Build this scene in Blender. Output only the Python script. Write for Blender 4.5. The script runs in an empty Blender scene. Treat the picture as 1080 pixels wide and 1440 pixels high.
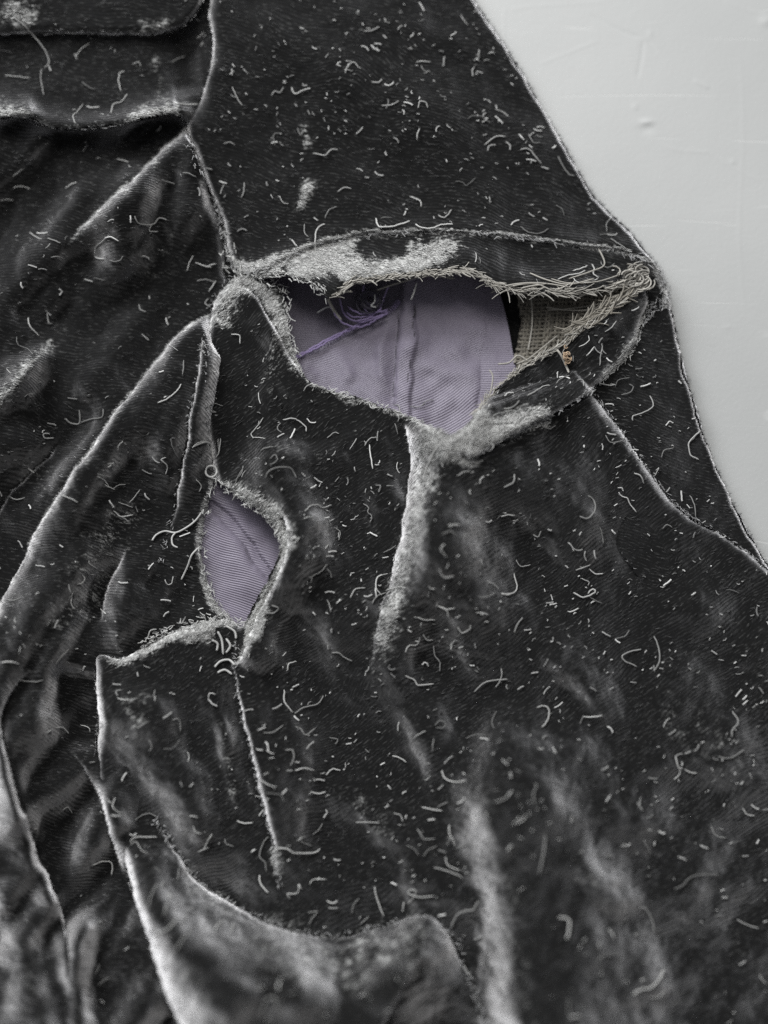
import bpy, math, random
import numpy as np
from mathutils import Matrix

random.seed(11)
RNG = np.random.default_rng(11)
scene = bpy.context.scene
COL = scene.collection

# ------------------------------------------------------------------ camera
TILT, DIST, LENS, UNIT = math.radians(6.0), 0.340, 42.5, 0.0002   # UNIT: one traced pixel = 0.2 mm
CAM = np.array([0.0, -DIST * math.sin(TILT), DIST * math.cos(TILT)])
cam_data = bpy.data.cameras.new('camera')
cam_data.sensor_fit = 'VERTICAL'
cam_data.sensor_height = 36.0
cam_data.lens = LENS
cam_data.clip_start = 0.01
cam_data.clip_end = 20.0
cam_data.dof.use_dof = True
cam_data.dof.focus_distance = 0.334
cam_data.dof.aperture_fstop = 2.2
cam = bpy.data.objects.new('camera', cam_data)
cam.location = CAM
cam.rotation_euler = (TILT, 0, 0)
COL.objects.link(cam)
scene.camera = cam

# ------------------------------------------------------------------ light
world = bpy.data.worlds.new('World')
scene.world = world
world.use_nodes = True
bg = world.node_tree.nodes['Background']
bg.inputs[0].default_value = (0.95, 0.96, 1.0, 1)
bg.inputs[1].default_value = 0.20


def area(name, loc, target, sx, sy, power, colour):
    d = bpy.data.lights.new(name, 'AREA')
    d.shape = 'RECTANGLE'
    d.size, d.size_y = sx, sy
    d.energy = power
    d.color = colour
    o = bpy.data.objects.new(name, d)
    o.location = loc
    v = Matrix.Identity(3)
    from mathutils import Vector
    o.rotation_euler = (Vector(target) - Vector(loc)).to_track_quat('-Z', 'Y').to_euler()
    COL.objects.link(o)


area('ceiling_lamp', (0.0, 0.62, 0.95), (0.03, 0.03, 0), 0.40, 0.40, 6.2, (1.0, 0.985, 0.96))
area('window_light', (-0.64, 1.06, 0.70), (0, 0.0, 0), 1.1, 0.52, 34.0, (0.97, 0.985, 1.0))

scene.view_settings.view_transform = 'Standard'
scene.view_settings.look = 'None'
scene.view_settings.exposure = 0.0
scene.view_settings.gamma = 1.0
scene.cycles.use_denoising = False
scene.cycles.max_bounces = 6

# ------------------------------------------------------------------ traced point -> place
_c, _s = math.cos(TILT), math.sin(TILT)


def P(x, y, h):
    """Point of the scene at height h (traced units) on the sight line of a traced point."""
    x = np.asarray(x, float); y = np.asarray(y, float); h = np.asarray(h, float)
    cx = (x - 540) / 1440 * 36.0
    cy = -(y - 720) / 1440 * 36.0
    dx = cx
    dy = cy * _c + LENS * _s
    dz = cy * _s - LENS * _c
    t = (h * UNIT - CAM[2]) / dz
    return np.stack([CAM[0] + t * dx, CAM[1] + t * dy, np.broadcast_to(h * UNIT, np.shape(t * dx))], -1)


# ------------------------------------------------------------------ grid, noise, line helpers
ST = 2.0
X0, X1, Y0, Y1 = -150, 1250, -150, 1590
GX = np.arange(X0, X1 + 1, ST)
GY = np.arange(Y0, Y1 + 1, ST)
XX, YY = np.meshgrid(GX, GY)
NYG, NXG = XX.shape


def fnoise(wl, seed, aniso=None):
    """smooth noise over the grid, standard deviation 1, wavelength wl (traced units)"""
    r = np.random.default_rng(seed).standard_normal((NYG, NXG))
    fx = np.fft.fftfreq(NXG, ST)[None, :]
    fy = np.fft.fftfreq(NYG, ST)[:, None]
    if aniso:
        a, k = aniso
        u = fx * math.cos(a) + fy * math.sin(a)
        v = -fx * math.sin(a) + fy * math.cos(a)
        q = (u * k) ** 2 + v ** 2
    else:
        q = fx ** 2 + fy ** 2
    F = np.fft.fft2(r) * np.exp(-q * wl * wl * 2.0)
    n = np.real(np.fft.ifft2(F))
    return n / n.std()


WOBX, WOBY, RAG = fnoise(7, 31) * 0.25 + fnoise(34, 33) * 1.3, fnoise(7, 32) * 0.25 + fnoise(34, 34) * 1.3, fnoise(4.5, 35) * 0.75
XW, YW = XX + WOBX, YY + WOBY       # no edge of worn cloth runs quite smoothly


def smooth_line(pts, n=6, closed=False):
    p = np.array(pts, float)
    if len(p) < 3 and not closed:
        return p
    out = []
    m = len(p)
    rng = range(m if closed else m - 1)
    for i in rng:
        if closed:
            a, b, c, d = p[(i - 1) % m], p[i], p[(i + 1) % m], p[(i + 2) % m]
        else:
            a, b, c, d = p[max(i - 1, 0)], p[i], p[i + 1], p[min(i + 2, m - 1)]
        for k in range(n):
            t = k / n
            out.append(0.5 * ((2 * b) + (c - a) * t + (2 * a - 5 * b + 4 * c - d) * t * t + (3 * b - a - 3 * c + d) * t ** 3))
    if not closed:
        out.append(p[-1])
    return np.array(out)


def line_dist(pts, X, Y, reach):
    """signed distance (positive on the right-hand side as drawn) and position 0..1 along a line; far cells get reach"""
    D = np.full(X.shape, 1e9); T = np.zeros(X.shape)
    lo = pts.min(0) - reach; hi = pts.max(0) + reach
    m = (X >= lo[0]) & (X <= hi[0]) & (Y >= lo[1]) & (Y <= hi[1])
    x = X[m]; y = Y[m]
    best = np.full(x.shape, 1e18); sg = np.zeros(x.shape); tt = np.zeros(x.shape)
    seg = np.diff(pts, axis=0); L = np.hypot(seg[:, 0], seg[:, 1]); S = np.concatenate([[0], np.cumsum(L)])
    for i in range(len(seg)):
        if L[i] < 1e-6:
            continue
        px = x - pts[i, 0]; py = y - pts[i, 1]
        t = np.clip((px * seg[i, 0] + py * seg[i, 1]) / L[i] ** 2, 0, 1)
        ex = px - t * seg[i, 0]; ey = py - t * seg[i, 1]
        d2 = ex * ex + ey * ey
        b = d2 < best
        best[b] = d2[b]
        cr = seg[i, 0] * py - seg[i, 1] * px
        sg[b] = np.where(cr[b] >= 0, 1, -1)
        tt[b] = ((S[i] + t * L[i]) / S[-1])[b]
    D[m] = np.sqrt(best) * sg
    T[m] = tt
    return D, T, m


def poly_sdf(poly, X, Y):
    """positive inside"""
    p = np.array(poly, float)
    q = np.roll(p, -1, 0)
    best = np.full(X.shape, 1e18); ins = np.zeros(X.shape, bool)
    for a, b in zip(p, q):
        s = b - a; L2 = (s ** 2).sum()
        if L2 < 1e-9:
            continue
        t = np.clip(((X - a[0]) * s[0] + (Y - a[1]) * s[1]) / L2, 0, 1)
        d2 = (X - a[0] - t * s[0]) ** 2 + (Y - a[1] - t * s[1]) ** 2
        best = np.minimum(best, d2)
        if a[1] != b[1]:
            c = ((a[1] > Y) != (b[1] > Y)) & (X < (b[0] - a[0]) * (Y - a[1]) / (b[1] - a[1]) + a[0])
            ins ^= c
    d = np.sqrt(best)
    return np.where(ins, d, -d)


def taper(T, a, b):
    """0 -> 1 over the first a of a line and 1 -> 0 over the last b"""
    r = np.ones_like(T)
    if a > 0:
        r = r * np.clip(T / a, 0, 1)
    if b > 0:
        r = r * np.clip((1 - T) / b, 0, 1)
    return r * r * (3 - 2 * r)


def lip(H, pts, step, r, back, side=1, t0=.15, t1=.15, dip=0., dipw=14., pw=0.):
    """a fold whose edge turns down along a line: the side given is high and rolls over its edge"""
    D, T, m = line_dist(smooth_line(pts), XW, YW, back * 3 + r)
    d = D[m] * side
    a = taper(T[m], t0, t1)
    q = np.clip(d / r, 0, 1)
    h = (np.sqrt(1 - (1 - q) ** 2) if not pw else 1 - (1 - q) ** pw) * np.exp(-(np.maximum(d - r, 0) / back) ** 2) * step
    h = np.where(d < 0, -dip * np.exp(-(d / dipw) ** 2), h)
    H[m] += h * a


def ridge(H, pts, height, wl, wr, t0=.3, t1=.3, p=2.0):
    """a rounded ridge; wl / wr are its widths to the left and right of the line as drawn"""
    D, T, m = line_dist(smooth_line(pts), XW, YW, max(wl, wr) * 3.2)
    d = D[m]
    w = np.where(d < 0, wl, wr)
    H[m] += height * np.exp(-(np.abs(d) / w) ** p) * taper(T[m], t0, t1)


def roll(H, pts, r, drop):
    """an edge of a panel that rolls down over a distance r"""
    D, T, m = line_dist(smooth_line(pts), XW, YW, r)
    q = np.clip(np.abs(D[m]) / r, 0, 1)
    H[m] -= drop * (1 - np.sqrt(1 - (1 - q) ** 2))


# ------------------------------------------------------------------ materials
def mat(name):
    m = bpy.data.materials.new(name)
    m.use_nodes = True
    m.node_tree.nodes.clear()
    return m


class N:
    def __init__(self, m):
        self.t = m.node_tree

    def __call__(self, kind, **kw):
        n = self.t.nodes.new(kind)
        for k, v in kw.items():
            if k.startswith('_'):
                setattr(n, k[1:], v)
        for k, v in kw.items():
            if not k.startswith('_'):
                key = int(k[1:]) if k[0] == 'i' and k[1:].isdigit() else k.replace('__', ' ')
                if hasattr(v, 'is_output') or isinstance(v, bpy.types.NodeSocket):
                    self.t.links.new(v, n.inputs[key])
                else:
                    n.inputs[key].default_value = v
        return n

    def math(self, op, a, b=0.0, c=None, clamp=False):
        n = self.t.nodes.new('ShaderNodeMath')
        n.operation = op
        n.use_clamp = clamp
        for i, v in enumerate([a, b] + ([c] if c is not None else [])):
            if isinstance(v, bpy.types.NodeSocket):
                self.t.links.new(v, n.inputs[i])
            else:
                n.inputs[i].default_value = v
        return n.outputs[0]

    def mix(self, f, a, b):
        n = self.t.nodes.new('ShaderNodeMix')
        n.data_type = 'RGBA'
        for i, v in ((0, f), (6, a), (7, b)):
            if isinstance(v, bpy.types.NodeSocket):
                self.t.links.new(v, n.inputs[i])
            else:
                n.inputs[i].default_value = v
        return n.outputs[2]

    def ramp(self, f, lo, hi):
        n = self.t.nodes.new('ShaderNodeMapRange')
        n.interpolation_type = 'SMOOTHSTEP'
        self.t.links.new(f, n.inputs[0])
        n.inputs[1].default_value = lo
        n.inputs[2].default_value = hi
        return n.outputs[0]


FH = 1.7    # how deep the folds run


def velvet_material(name):
    """black cotton velvet: dark pile, soft sheen at its edges, weave rows; paler roots show where worn, and some fold sheen is painted in that colour"""
    m = mat(name); n = N(m)
    uv = n('ShaderNodeUVMap', _uv_map='cloth').outputs[0]          # in traced units, u along the weave rows
    wear = n('ShaderNodeAttribute', _attribute_name='wear').outputs['Fac']
    sep = n('ShaderNodeSeparateXYZ', Vector=uv)
    u, v = sep.outputs[0], sep.outputs[1]
    warp = n('ShaderNodeTexNoise', Vector=uv, Scale=0.02, Detail=2.0).outputs[0]
    row = n.math('SINE', n.math('ADD', n.math('MULTIPLY', v, 2 * math.pi / 4.6), n.math('MULTIPLY', warp, 16.0)))
    dash_v = n('ShaderNodeCombineXYZ', X=n.math('MULTIPLY', u, 0.10), Y=n.math('MULTIPLY', v, 0.30))
    dash = n('ShaderNodeTexNoise', Vector=dash_v.outputs[0], Scale=1.0, Detail=3.0, Roughness=0.65).outputs[0]
    pile = n('ShaderNodeTexNoise', Vector=uv, Scale=0.42, Detail=3.0, Roughness=0.7).outputs[0]
    blot = n('ShaderNodeTexNoise', Vector=uv, Scale=0.045, Detail=4.0, Roughness=0.6).outputs[0]
    clump = n('ShaderNodeTexNoise', Vector=uv, Scale=0.085, Detail=2.0, Roughness=0.6).outputs[0]
    # relief
    hgt = n.math('ADD', n.math('MULTIPLY', row, 0.42), n.math('ADD', n.math('MULTIPLY', dash, 1.1), n.math('ADD', n.math('MULTIPLY', pile, 1.5), n.math('MULTIPLY', clump, 1.5))))
    bump = n('ShaderNodeBump', Strength=0.27, Distance=0.00030, Height=hgt).outputs[0]
    # bare roots where worn; the same mask paints pale sheen on folds
    rag = n.math('ADD', n.math('MULTIPLY', dash, 0.6), n.math('ADD', n.math('MULTIPLY', pile, 0.45), n.math('MULTIPLY', blot, 0.55)))
    wj = n.math('ADD', n.math('MULTIPLY', wear, 1.25), n.math('MULTIPLY', n.math('SUBTRACT', rag, 0.80), 3.0))
    bare = n.math('MULTIPLY', n.ramp(wj, 0.20, 1.05), n.ramp(wear, 0.02, 0.22))
    speck = n.math('MULTIPLY', n.ramp(n.math('ADD', dash, n.math('MULTIPLY', row, 0.09)), 0.56, 0.78), 0.07)
    fac = n.math('MAXIMUM', bare, speck)
    base = n.mix(fac, (0.006, 0.006, 0.006, 1), (0.50, 0.502, 0.488, 1))
    bs = n('ShaderNodeBsdfPrincipled', Base__Color=base, Roughness=0.9, Normal=bump)
    bs.inputs['Specular IOR Level'].default_value = 0.08
    sh = n('ShaderNodeBsdfSheen', _distribution='ASHIKHMIN', Color=(0.92, 0.91, 0.915, 1), Roughness=0.33, Normal=bump)
    sh2 = n('ShaderNodeBsdfSheen', _distribution='ASHIKHMIN', Color=(0.105, 0.105, 0.107, 1), Roughness=0.60, Normal=bump)
    add = n('ShaderNodeAddShader', i0=bs.outputs[0], i1=sh.outputs[0])
    add2 = n('ShaderNodeAddShader', i0=add.outputs[0], i1=sh2.outputs[0])
    out = n('ShaderNodeOutputMaterial', Surface=add2.outputs[0])
    return m


def fibre_material(name, colour, var=0.25, rough=0.75, per_object=False):
    m = mat(name); n = N(m)
    g = n('ShaderNodeNewGeometry')
    f = g.outputs['Random Per Island']
    if per_object:
        f = n('ShaderNodeObjectInfo').outputs['Random']
    lo = tuple(c * (1 - var) for c in colour) + (1,)
    hi = tuple(min(1, c * (1 + var)) for c in colour) + (1,)
    base = n.mix(f, lo, hi)
    bs = n('ShaderNodeBsdfPrincipled', Base__Color=base, Roughness=rough)
    bs.inputs['Specular IOR Level'].default_value = 0.25
    bs.inputs['Sheen Weight'].default_value = 0.3
    n('ShaderNodeOutputMaterial', Surface=bs.outputs[0])
    return m


def lining_material(name, colour):
    """violet twill lining: fine slanted ribs with a soft gloss"""
    m = mat(name); n = N(m)
    uv = n('ShaderNodeUVMap', _uv_map='cloth').outputs[0]
    sep = n('ShaderNodeSeparateXYZ', Vector=uv)
    warp = n('ShaderNodeTexNoise', Vector=uv, Scale=0.012, Detail=1.0).outputs[0]
    ph = n.math('ADD', n.math('MULTIPLY', sep.outputs[1], 2 * math.pi / 3.1), n.math('MULTIPLY', warp, 9.0))
    row = n.math('SINE', ph)
    fine = n('ShaderNodeTexNoise', Vector=uv, Scale=0.5, Detail=2.0).outputs[0]
    hgt = n.math('ADD', row, n.math('MULTIPLY', fine, 0.9))
    bump = n('ShaderNodeBump', Strength=0.6, Distance=0.00010, Height=hgt).outputs[0]
    c = tuple(colour)
    stain = n('ShaderNodeTexNoise', Vector=uv, Scale=0.03, Detail=4.0).outputs[0]
    base = n.mix(n.ramp(row, -1, 1), tuple(k * 0.78 for k in c) + (1,), tuple(min(1, k * 1.10) for k in c) + (1,))
    base = n.mix(n.math('MULTIPLY', n.ramp(stain, 0.42, 0.75), 0.35), base, tuple(k * 0.6 for k in c) + (1,))
    bs = n('ShaderNodeBsdfPrincipled', Base__Color=base, Roughness=0.45, Normal=bump)
    bs.inputs['Specular IOR Level'].default_value = 0.4
    bs.inputs['Sheen Weight'].default_value = 0.15
    n('ShaderNodeOutputMaterial', Surface=bs.outputs[0])
    return m


def table_material():
    """pale grey coated board: fine grain, faint stains, hairline scratches"""
    m = mat('pale_grey_board'); n = N(m)
    co = n('ShaderNodeTexCoord').outputs['Object']
    big = n('ShaderNodeTexNoise', Vector=co, Scale=9.0, Detail=4.0).outputs[0]
    fine = n('ShaderNodeTexNoise', Vector=co, Scale=900.0, Detail=3.0, Roughness=0.6).outputs[0]
    mid = n('ShaderNodeTexNoise', Vector=co, Scale=120.0, Detail=4.0, Roughness=0.6).outputs[0]
    base = n.mix(n.ramp(big, 0.3, 0.75), (0.365, 0.372, 0.366, 1), (0.405, 0.411, 0.404, 1))
    # hairline scratches: thin contours of stretched noise
    scr = None
    for k, (ang, sx, sy, w) in enumerate(((0.5, 3.0, 26.0, 0.0035), (-0.7, 2.2, 30.0, 0.0028), (1.45, 2.0, 22.0, 0.003))):
        mp = n('ShaderNodeMapping', Vector=co)
        mp.inputs['Rotation'].default_value = (0, 0, ang)
        mp.inputs['Scale'].default_value = (sx, sy, 1)
        mp.inputs['Location'].default_value = (3.1 * k, 1.7 * k, 0)
        nz = n('ShaderNodeTexNoise', Vector=mp.outputs[0], Scale=1.0, Detail=1.0).outputs[0]
        l = n.math('SUBTRACT', 1.0, n.ramp(n.math('ABSOLUTE', n.math('SUBTRACT', nz, 0.5)), 0.0, w))
        br = n('ShaderNodeTexNoise', Vector=co, Scale=30.0 + 9 * k, Detail=2.0).outputs[0]
        l = n.math('MULTIPLY', l, n.ramp(br, 0.50, 0.66))
        scr = l if scr is None else n.math('MAXIMUM', scr, l)
    base = n.mix(n.math('MULTIPLY', scr, 0.30), base, (0.80, 0.80, 0.78, 1))
    hgt = n.math('ADD', n.math('MULTIPLY', fine, 0.5), n.math('ADD', n.math('MULTIPLY', mid, 0.9), n.math('MULTIPLY', scr, -0.8)))
    bump = n('ShaderNodeBump', Strength=0.25, Distance=0.0003, Height=hgt).outputs[0]
    bs = n('ShaderNodeBsdfPrincipled', Base__Color=base, Roughness=0.48, Normal=bump)
    bs.inputs['Specular IOR Level'].default_value = 0.35
    n('ShaderNodeOutputMaterial', Surface=bs.outputs[0])
    return m


VELVET = velvet_material('black_velvet')
LINT = fibre_material('pale_lint', (0.36, 0.36, 0.348), 0.55)
LINT_ONE = fibre_material('single_lint', (0.30, 0.30, 0.29), 0.7, per_object=True)
THREAD = fibre_material('ecru_thread', (0.29, 0.277, 0.248), 0.3)
CANVAS = fibre_material('ecru_canvas', (0.16, 0.147, 0.122), 0.25)
GREYTH = fibre_material('grey_stitch', (0.33, 0.33, 0.33), 0.4)
PURPLETH = fibre_material('violet_thread', (0.21, 0.165, 0.30), 0.3)
DARKTH = fibre_material('black_thread', (0.015, 0.014, 0.017), 0.3)
ORANGE = fibre_material('tan_fluff', (0.36, 0.26, 0.17), 0.25)
PILE = fibre_material('pile_fibre', (0.10, 0.10, 0.10), 0.5)
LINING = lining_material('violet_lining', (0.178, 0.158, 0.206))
LINING_SHADED = lining_material('shaded_violet_lining', (0.10, 0.088, 0.117))  # same violet, darkened: shade of the deeper layer put into the colour


# ------------------------------------------------------------------ object helpers
def link(name, me, material, parent=None, smooth=True):
    o = bpy.data.objects.new(name, me)
    COL.objects.link(o)
    if material and not me.materials:
        me.materials.append(material)
    if smooth:
        me.polygons.foreach_set('use_smooth', np.ones(len(me.polygons), bool))
    if parent:
        o.parent = parent
    return o


def mesh(name, V, F):
    me = bpy.data.meshes.new(name)
    V = np.asarray(V, float)
    me.vertices.add(len(V)); me.vertices.foreach_set('co', V.ravel())
    F = np.asarray(F, np.int32)
    k = F.shape[1]
    me.loops.add(F.size); me.loops.foreach_set('vertex_index', F.ravel())
    me.polygons.add(len(F))
    me.polygons.foreach_set('loop_start', np.arange(0, F.size, k, dtype=np.int32))
    me.polygons.foreach_set('loop_total', np.full(len(F), k, np.int32))
    me.update(calc_edges=True)
    return me


TOP = np.full(XX.shape, -1e3)      # height of the topmost cloth, for laying lint on it
TOPV = np.full(XX.shape, -1e3)     # the same for velvet alone
TOPW = np.zeros(XX.shape)          # wear and weave direction of the topmost velvet
TOPA = np.zeros(XX.shape)


def panel(name, poly, H, wear, parent, material, angle, velvet=True, closed_smooth=False, warpamp=6.0, subgrid=None):
    """cut a sheet with this outline out of the grid and give it its heights; its rim is moved onto the outline"""
    poly = np.array(poly, float)
    lo = poly.min(0) - 6; hi = poly.max(0) + 6
    i0 = max(int((lo[0] - X0) / ST), 0); i1 = min(int((hi[0] - X0) / ST) + 2, NXG)
    j0 = max(int((lo[1] - Y0) / ST), 0); j1 = min(int((hi[1] - Y0) / ST) + 2, NYG)
    x = XX[j0:j1, i0:i1].copy(); y = YY[j0:j1, i0:i1].copy(); h = H[j0:j1, i0:i1]
    sd = poly_sdf(poly, x, y)
    if velvet:
        sd = sd + RAG[j0:j1, i0:i1]
    gy, gx = np.gradient(sd, ST)
    gl = np.hypot(gx, gy) + 1e-6
    out = sd < 0
    near = out & (sd > -ST * 1.5)
    x[near] += (-sd * gx / gl)[near]; y[near] += (-sd * gy / gl)[near]
    ok = sd > -ST * 1.5
    f = ok[:-1, :-1] & ok[1:, :-1] & ok[:-1, 1:] & ok[1:, 1:]
    f &= (sd[:-1, :-1] > 0) | (sd[1:, :-1] > 0) | (sd[:-1, 1:] > 0) | (sd[1:, 1:] > 0)
    idx = np.full(x.shape, -1, np.int64)
    used = np.zeros(x.shape, bool)
    used[:-1, :-1] |= f; used[1:, :-1] |= f; used[:-1, 1:] |= f; used[1:, 1:] |= f
    idx[used] = np.arange(used.sum())
    # heights of moved rim points come from the place they moved to (first order is enough)
    V = P(x[used], y[used], h[used])
    jj, ii = np.nonzero(f)
    F = np.stack([idx[jj + 1, ii], idx[jj + 1, ii + 1], idx[jj, ii + 1], idx[jj, ii]], 1)
    me = mesh(name, V, F)
    a = math.radians(angle)
    wx = fnoise(90, hash(name) % 1000 if False else sum(map(ord, name)))[j0:j1, i0:i1]
    U = (x * math.cos(a) + y * math.sin(a))[used]
    W = (-x * math.sin(a) + y * math.cos(a) + warpamp * wx + 0.35 * h)[used]
    uvl = me.uv_layers.new(name='cloth')
    co = np.stack([U, W], 1)[F.ravel()]
    uvl.data.foreach_set('uv', co.ravel().astype(np.float32))
    at = me.attributes.new('wear', 'FLOAT', 'POINT')
    wv = np.zeros(used.sum()) if wear is None else wear[j0:j1, i0:i1][used]
    at.data.foreach_set('value', wv.astype(np.float32))
    o = link(name, me, material, parent)
    t = TOP[j0:j1, i0:i1]; ins = sd > 0
    t[ins] = np.maximum(t[ins], h[ins])
    if velvet:
        t = TOPV[j0:j1, i0:i1]
        hi = ins & (h > t)
        TOPW[j0:j1, i0:i1][hi] = wear[j0:j1, i0:i1][hi]
        TOPA[j0:j1, i0:i1][hi] = a
        t[hi] = h[hi]
    return o


def hgt(x, y, field=None):
    f = TOP if field is None else field
    i = np.clip(((np.asarray(x) - X0) / ST).round().astype(int), 0, NXG - 1)
    j = np.clip(((np.asarray(y) - Y0) / ST).round().astype(int), 0, NYG - 1)
    return np.maximum(f[j, i], 0)


def tube_arrays(C, r, sides=5, flat=1.0):
    """C: n x 3 centre line in metres, r: radius (scalar or n)"""
    n = len(C)
    r = np.broadcast_to(np.asarray(r, float), (n,))
    T = np.gradient(C, axis=0)
    T /= np.linalg.norm(T, axis=1)[:, None] + 1e-12
    up = np.array([0.0, 0.0, 1.0])
    B = np.cross(T, up)
    bl = np.linalg.norm(B, axis=1)
    B[bl < 1e-4] = (1, 0, 0)
    B /= np.linalg.norm(B, axis=1)[:, None]
    U = np.cross(B, T)
    ang = np.arange(sides) / sides * 2 * math.pi
    V = C[:, None, :] + r[:, None, None] * (np.cos(ang)[None, :, None] * B[:, None, :] + flat * np.sin(ang)[None, :, None] * U[:, None, :])
    V = V.reshape(-1, 3)
    i = np.arange(n - 1)[:, None] * sides; k = np.arange(sides)[None, :]; k2 = (k + 1) % sides
    F = np.stack([i + k, i + k2, i + sides + k2, i + sides + k], -1).reshape(-1, 4)
    return V, F


class Strands:
    """collects many thin tubes into one mesh"""
    def __init__(self):
        self.V = []; self.F = []; self.n = 0

    def add(self, C, r, sides=4, flat=1.0):
        V, F = tube_arrays(np.asarray(C, float), r, sides, flat)
        self.V.append(V); self.F.append(F + self.n); self.n += len(V)

    def build(self, name, material, parent=None):
        return link(name, mesh(name, np.concatenate(self.V), np.concatenate(self.F)), material, parent)


def thread(pts, r=1.0, lift=1.2, field=None, z=None, n=5, wob=0.0):
    """centre line of a thread through traced points, lying on the cloth (or at heights z)"""
    p = smooth_line(pts, n)
    if wob:
        p = p + RNG.normal(0, wob, p.shape)
    if z is None:
        h = hgt(p[:, 0], p[:, 1], field)
        k = np.ones(5) / 5
        if len(h) >= 5:
            h = np.maximum(h, np.convolve(np.pad(h, 2, 'edge'), k, 'valid'))
        h = h + lift
    else:
        h = np.interp(np.linspace(0, 1, len(p)), np.linspace(0, 1, len(z)), z)
    return P(p[:, 0], p[:, 1], h)


# ------------------------------------------------------------------ the table
def build_table():
    xs = np.concatenate([np.linspace(-1.2, 0.005, 24), np.arange(0.01, 0.125, 0.0004), np.linspace(0.13, 1.2, 20)])
    ys = np.concatenate([np.linspace(-1.2, -0.035, 24), np.arange(-0.03, 0.155, 0.0004), np.linspace(0.16, 1.2, 20)])
    x, y = np.meshgrid(xs, ys)
    z = np.zeros_like(x)
    # traced position of each table point, to lay the dents and creases where they are
    yc = (y - CAM[1]) * _c - CAM[2] * _s
    zc = (y - CAM[1]) * _s + CAM[2] * _c
    px = 540 + x / zc * LENS * 40; py = 720 - yc / zc * LENS * 40

    def dent(cx, cy, amp, rx, ry):
        z[:] += amp * np.exp(-((px - cx) / rx) ** 2 - ((py - cy) / ry) ** 2)

    def crease(pts, amp, w):
        D, T, m = line_dist(smooth_line(pts), px, py, w * 4)
        z[m] += amp * np.exp(-(D[m] / w) ** 2) * taper(T[m], .15, .15)
    dent(910, 172, 3.2, 9, 4); dent(908, 182, -1.6, 10, 6); dent(1078, 30, 3.0, 9, 7); dent(1030, 228, 1.0, 4, 3); dent(893, 150, 1.0, 4, 5); dent(914, 48, 0.9, 4, 5); dent(1024, 460, .7, 6, 3)
    crease([(828, 18), (855, 34), (885, 48), (906, 53)], -0.9, 2.6)
    crease([(905, 54), (902, 80), (896, 112)], -0.8, 2.6)
    crease([(909, 55), (924, 76)], -0.6, 2.2)
    crease([(755, 92), (800, 74), (845, 56)], 0.45, 2.0)
    crease([(705, 15), (760, 8), (860, 2)], 0.4, 2.0)
    crease([(710, 0), (708, 60), (706, 120)], 0.35, 2.0)
    crease([(975, 112), (985, 118), (998, 124)], 1.1, 2.4)
    crease([(985, 205), (1020, 230), (1075, 258)], 0.35, 2.2)
    crease([(1040, 60), (1045, 180), (1040, 330), (1048, 460)], 0.3, 2.6)
    crease([(1015, 0), (1050, 14), (1085, 24)], 0.5, 2.4)
    crease([(930, 205), (960, 212), (1000, 214)], 0.4, 2.4)
    z *= UNIT * 0.4
    ny, nx = x.shape
    i = np.arange(ny * nx).reshape(ny, nx)
    F = np.stack([i[:-1, :-1], i[:-1, 1:], i[1:, 1:], i[1:, :-1]], -1).reshape(-1, 4)
    o = link('table', mesh('table', np.stack([x, y, z], -1).reshape(-1, 3), F), table_material())
    o['kind'] = 'structure'
    o['label'] = 'pale grey scratched table surface under the black velvet garment'
    return o


table = build_table()

# ------------------------------------------------------------------ the garment
garment = bpy.data.objects.new('velvet_garment', None)
garment.empty_display_size = 0.02
COL.objects.link(garment)
garment['label'] = 'worn black velvet garment with torn underarm holes showing violet lining'
garment['category'] = 'garment'

n_big = fnoise(75, 1); n_mid = fnoise(26, 2); n_small = fnoise(9, 3); n_fine = fnoise(2.6, 4)
RELIEF = n_big * 2.2 + n_mid * 0.7 + n_small * 0.16

OUTLINE = [(655, -20), (690, 35), (730, 95), (770, 165), (800, 215), (828, 265), (850, 292), (885, 325), (912, 358), (930, 385),
           (942, 425), (958, 500), (978, 570), (1000, 640), (1030, 705), (1062, 765), (1095, 820), (1150, 900)]
SLEEVE_LEFT = [(318, -60), (294, 10), (297, 45), (300, 70), (291, 115), (280, 145), (265, 168), (260, 178)]
SEAM_UP = [(260, 178), (272, 212), (288, 250), (303, 285), (314, 320), (320, 352), (332, 378)]
TEAR_TOP = [(345, 388), (372, 392), (400, 388), (425, 394), (445, 404), (462, 418), (478, 410), (500, 394), (540, 392), (575, 387),
            (615, 384), (650, 380), (675, 388), (698, 402), (725, 408), (760, 411), (800, 413), (840, 407), (872, 397), (896, 392), (908, 402)]
TEAR_LOW = [(345, 388), (374, 396), (395, 406), (403, 432), (406, 466), (415, 500), (430, 530), (450, 545), (490, 555), (525, 567), (550, 576),
            (580, 588), (610, 602), (634, 612), (655, 598), (672, 574), (690, 556), (712, 534), (735, 516), (762, 502), (790, 486),
            (815, 466), (845, 445), (872, 425), (896, 410), (908, 402)]
RIGHT_EDGE = [(908, 402), (912, 428), (902, 450), (895, 478), (882, 500), (862, 520), (842, 538), (832, 548), (846, 568), (868, 598),
              (900, 645), (935, 692), (962, 720), (1000, 743), (1040, 770), (1075, 796), (1130, 850)]
SEAM_LEFT = [(332, 390), (308, 412), (297, 440), (291, 480), (289, 540), (291, 600), (296, 645), (302, 672)]
HOLE2_R = [(302, 672), (322, 688), (345, 705), (368, 722), (386, 742), (394, 768), (388, 790), (376, 815), (362, 840), (350, 862), (340, 882)]
HOLE2_L = [(340, 882), (322, 872), (306, 852), (294, 828), (286, 800), (282, 770), (284, 740), (291, 712), (302, 672)]
POUCH_TOP = [(340, 882), (325, 872), (300, 872), (270, 880), (245, 888), (215, 902), (190, 917), (168, 927), (150, 922), (132, 922)]
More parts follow.
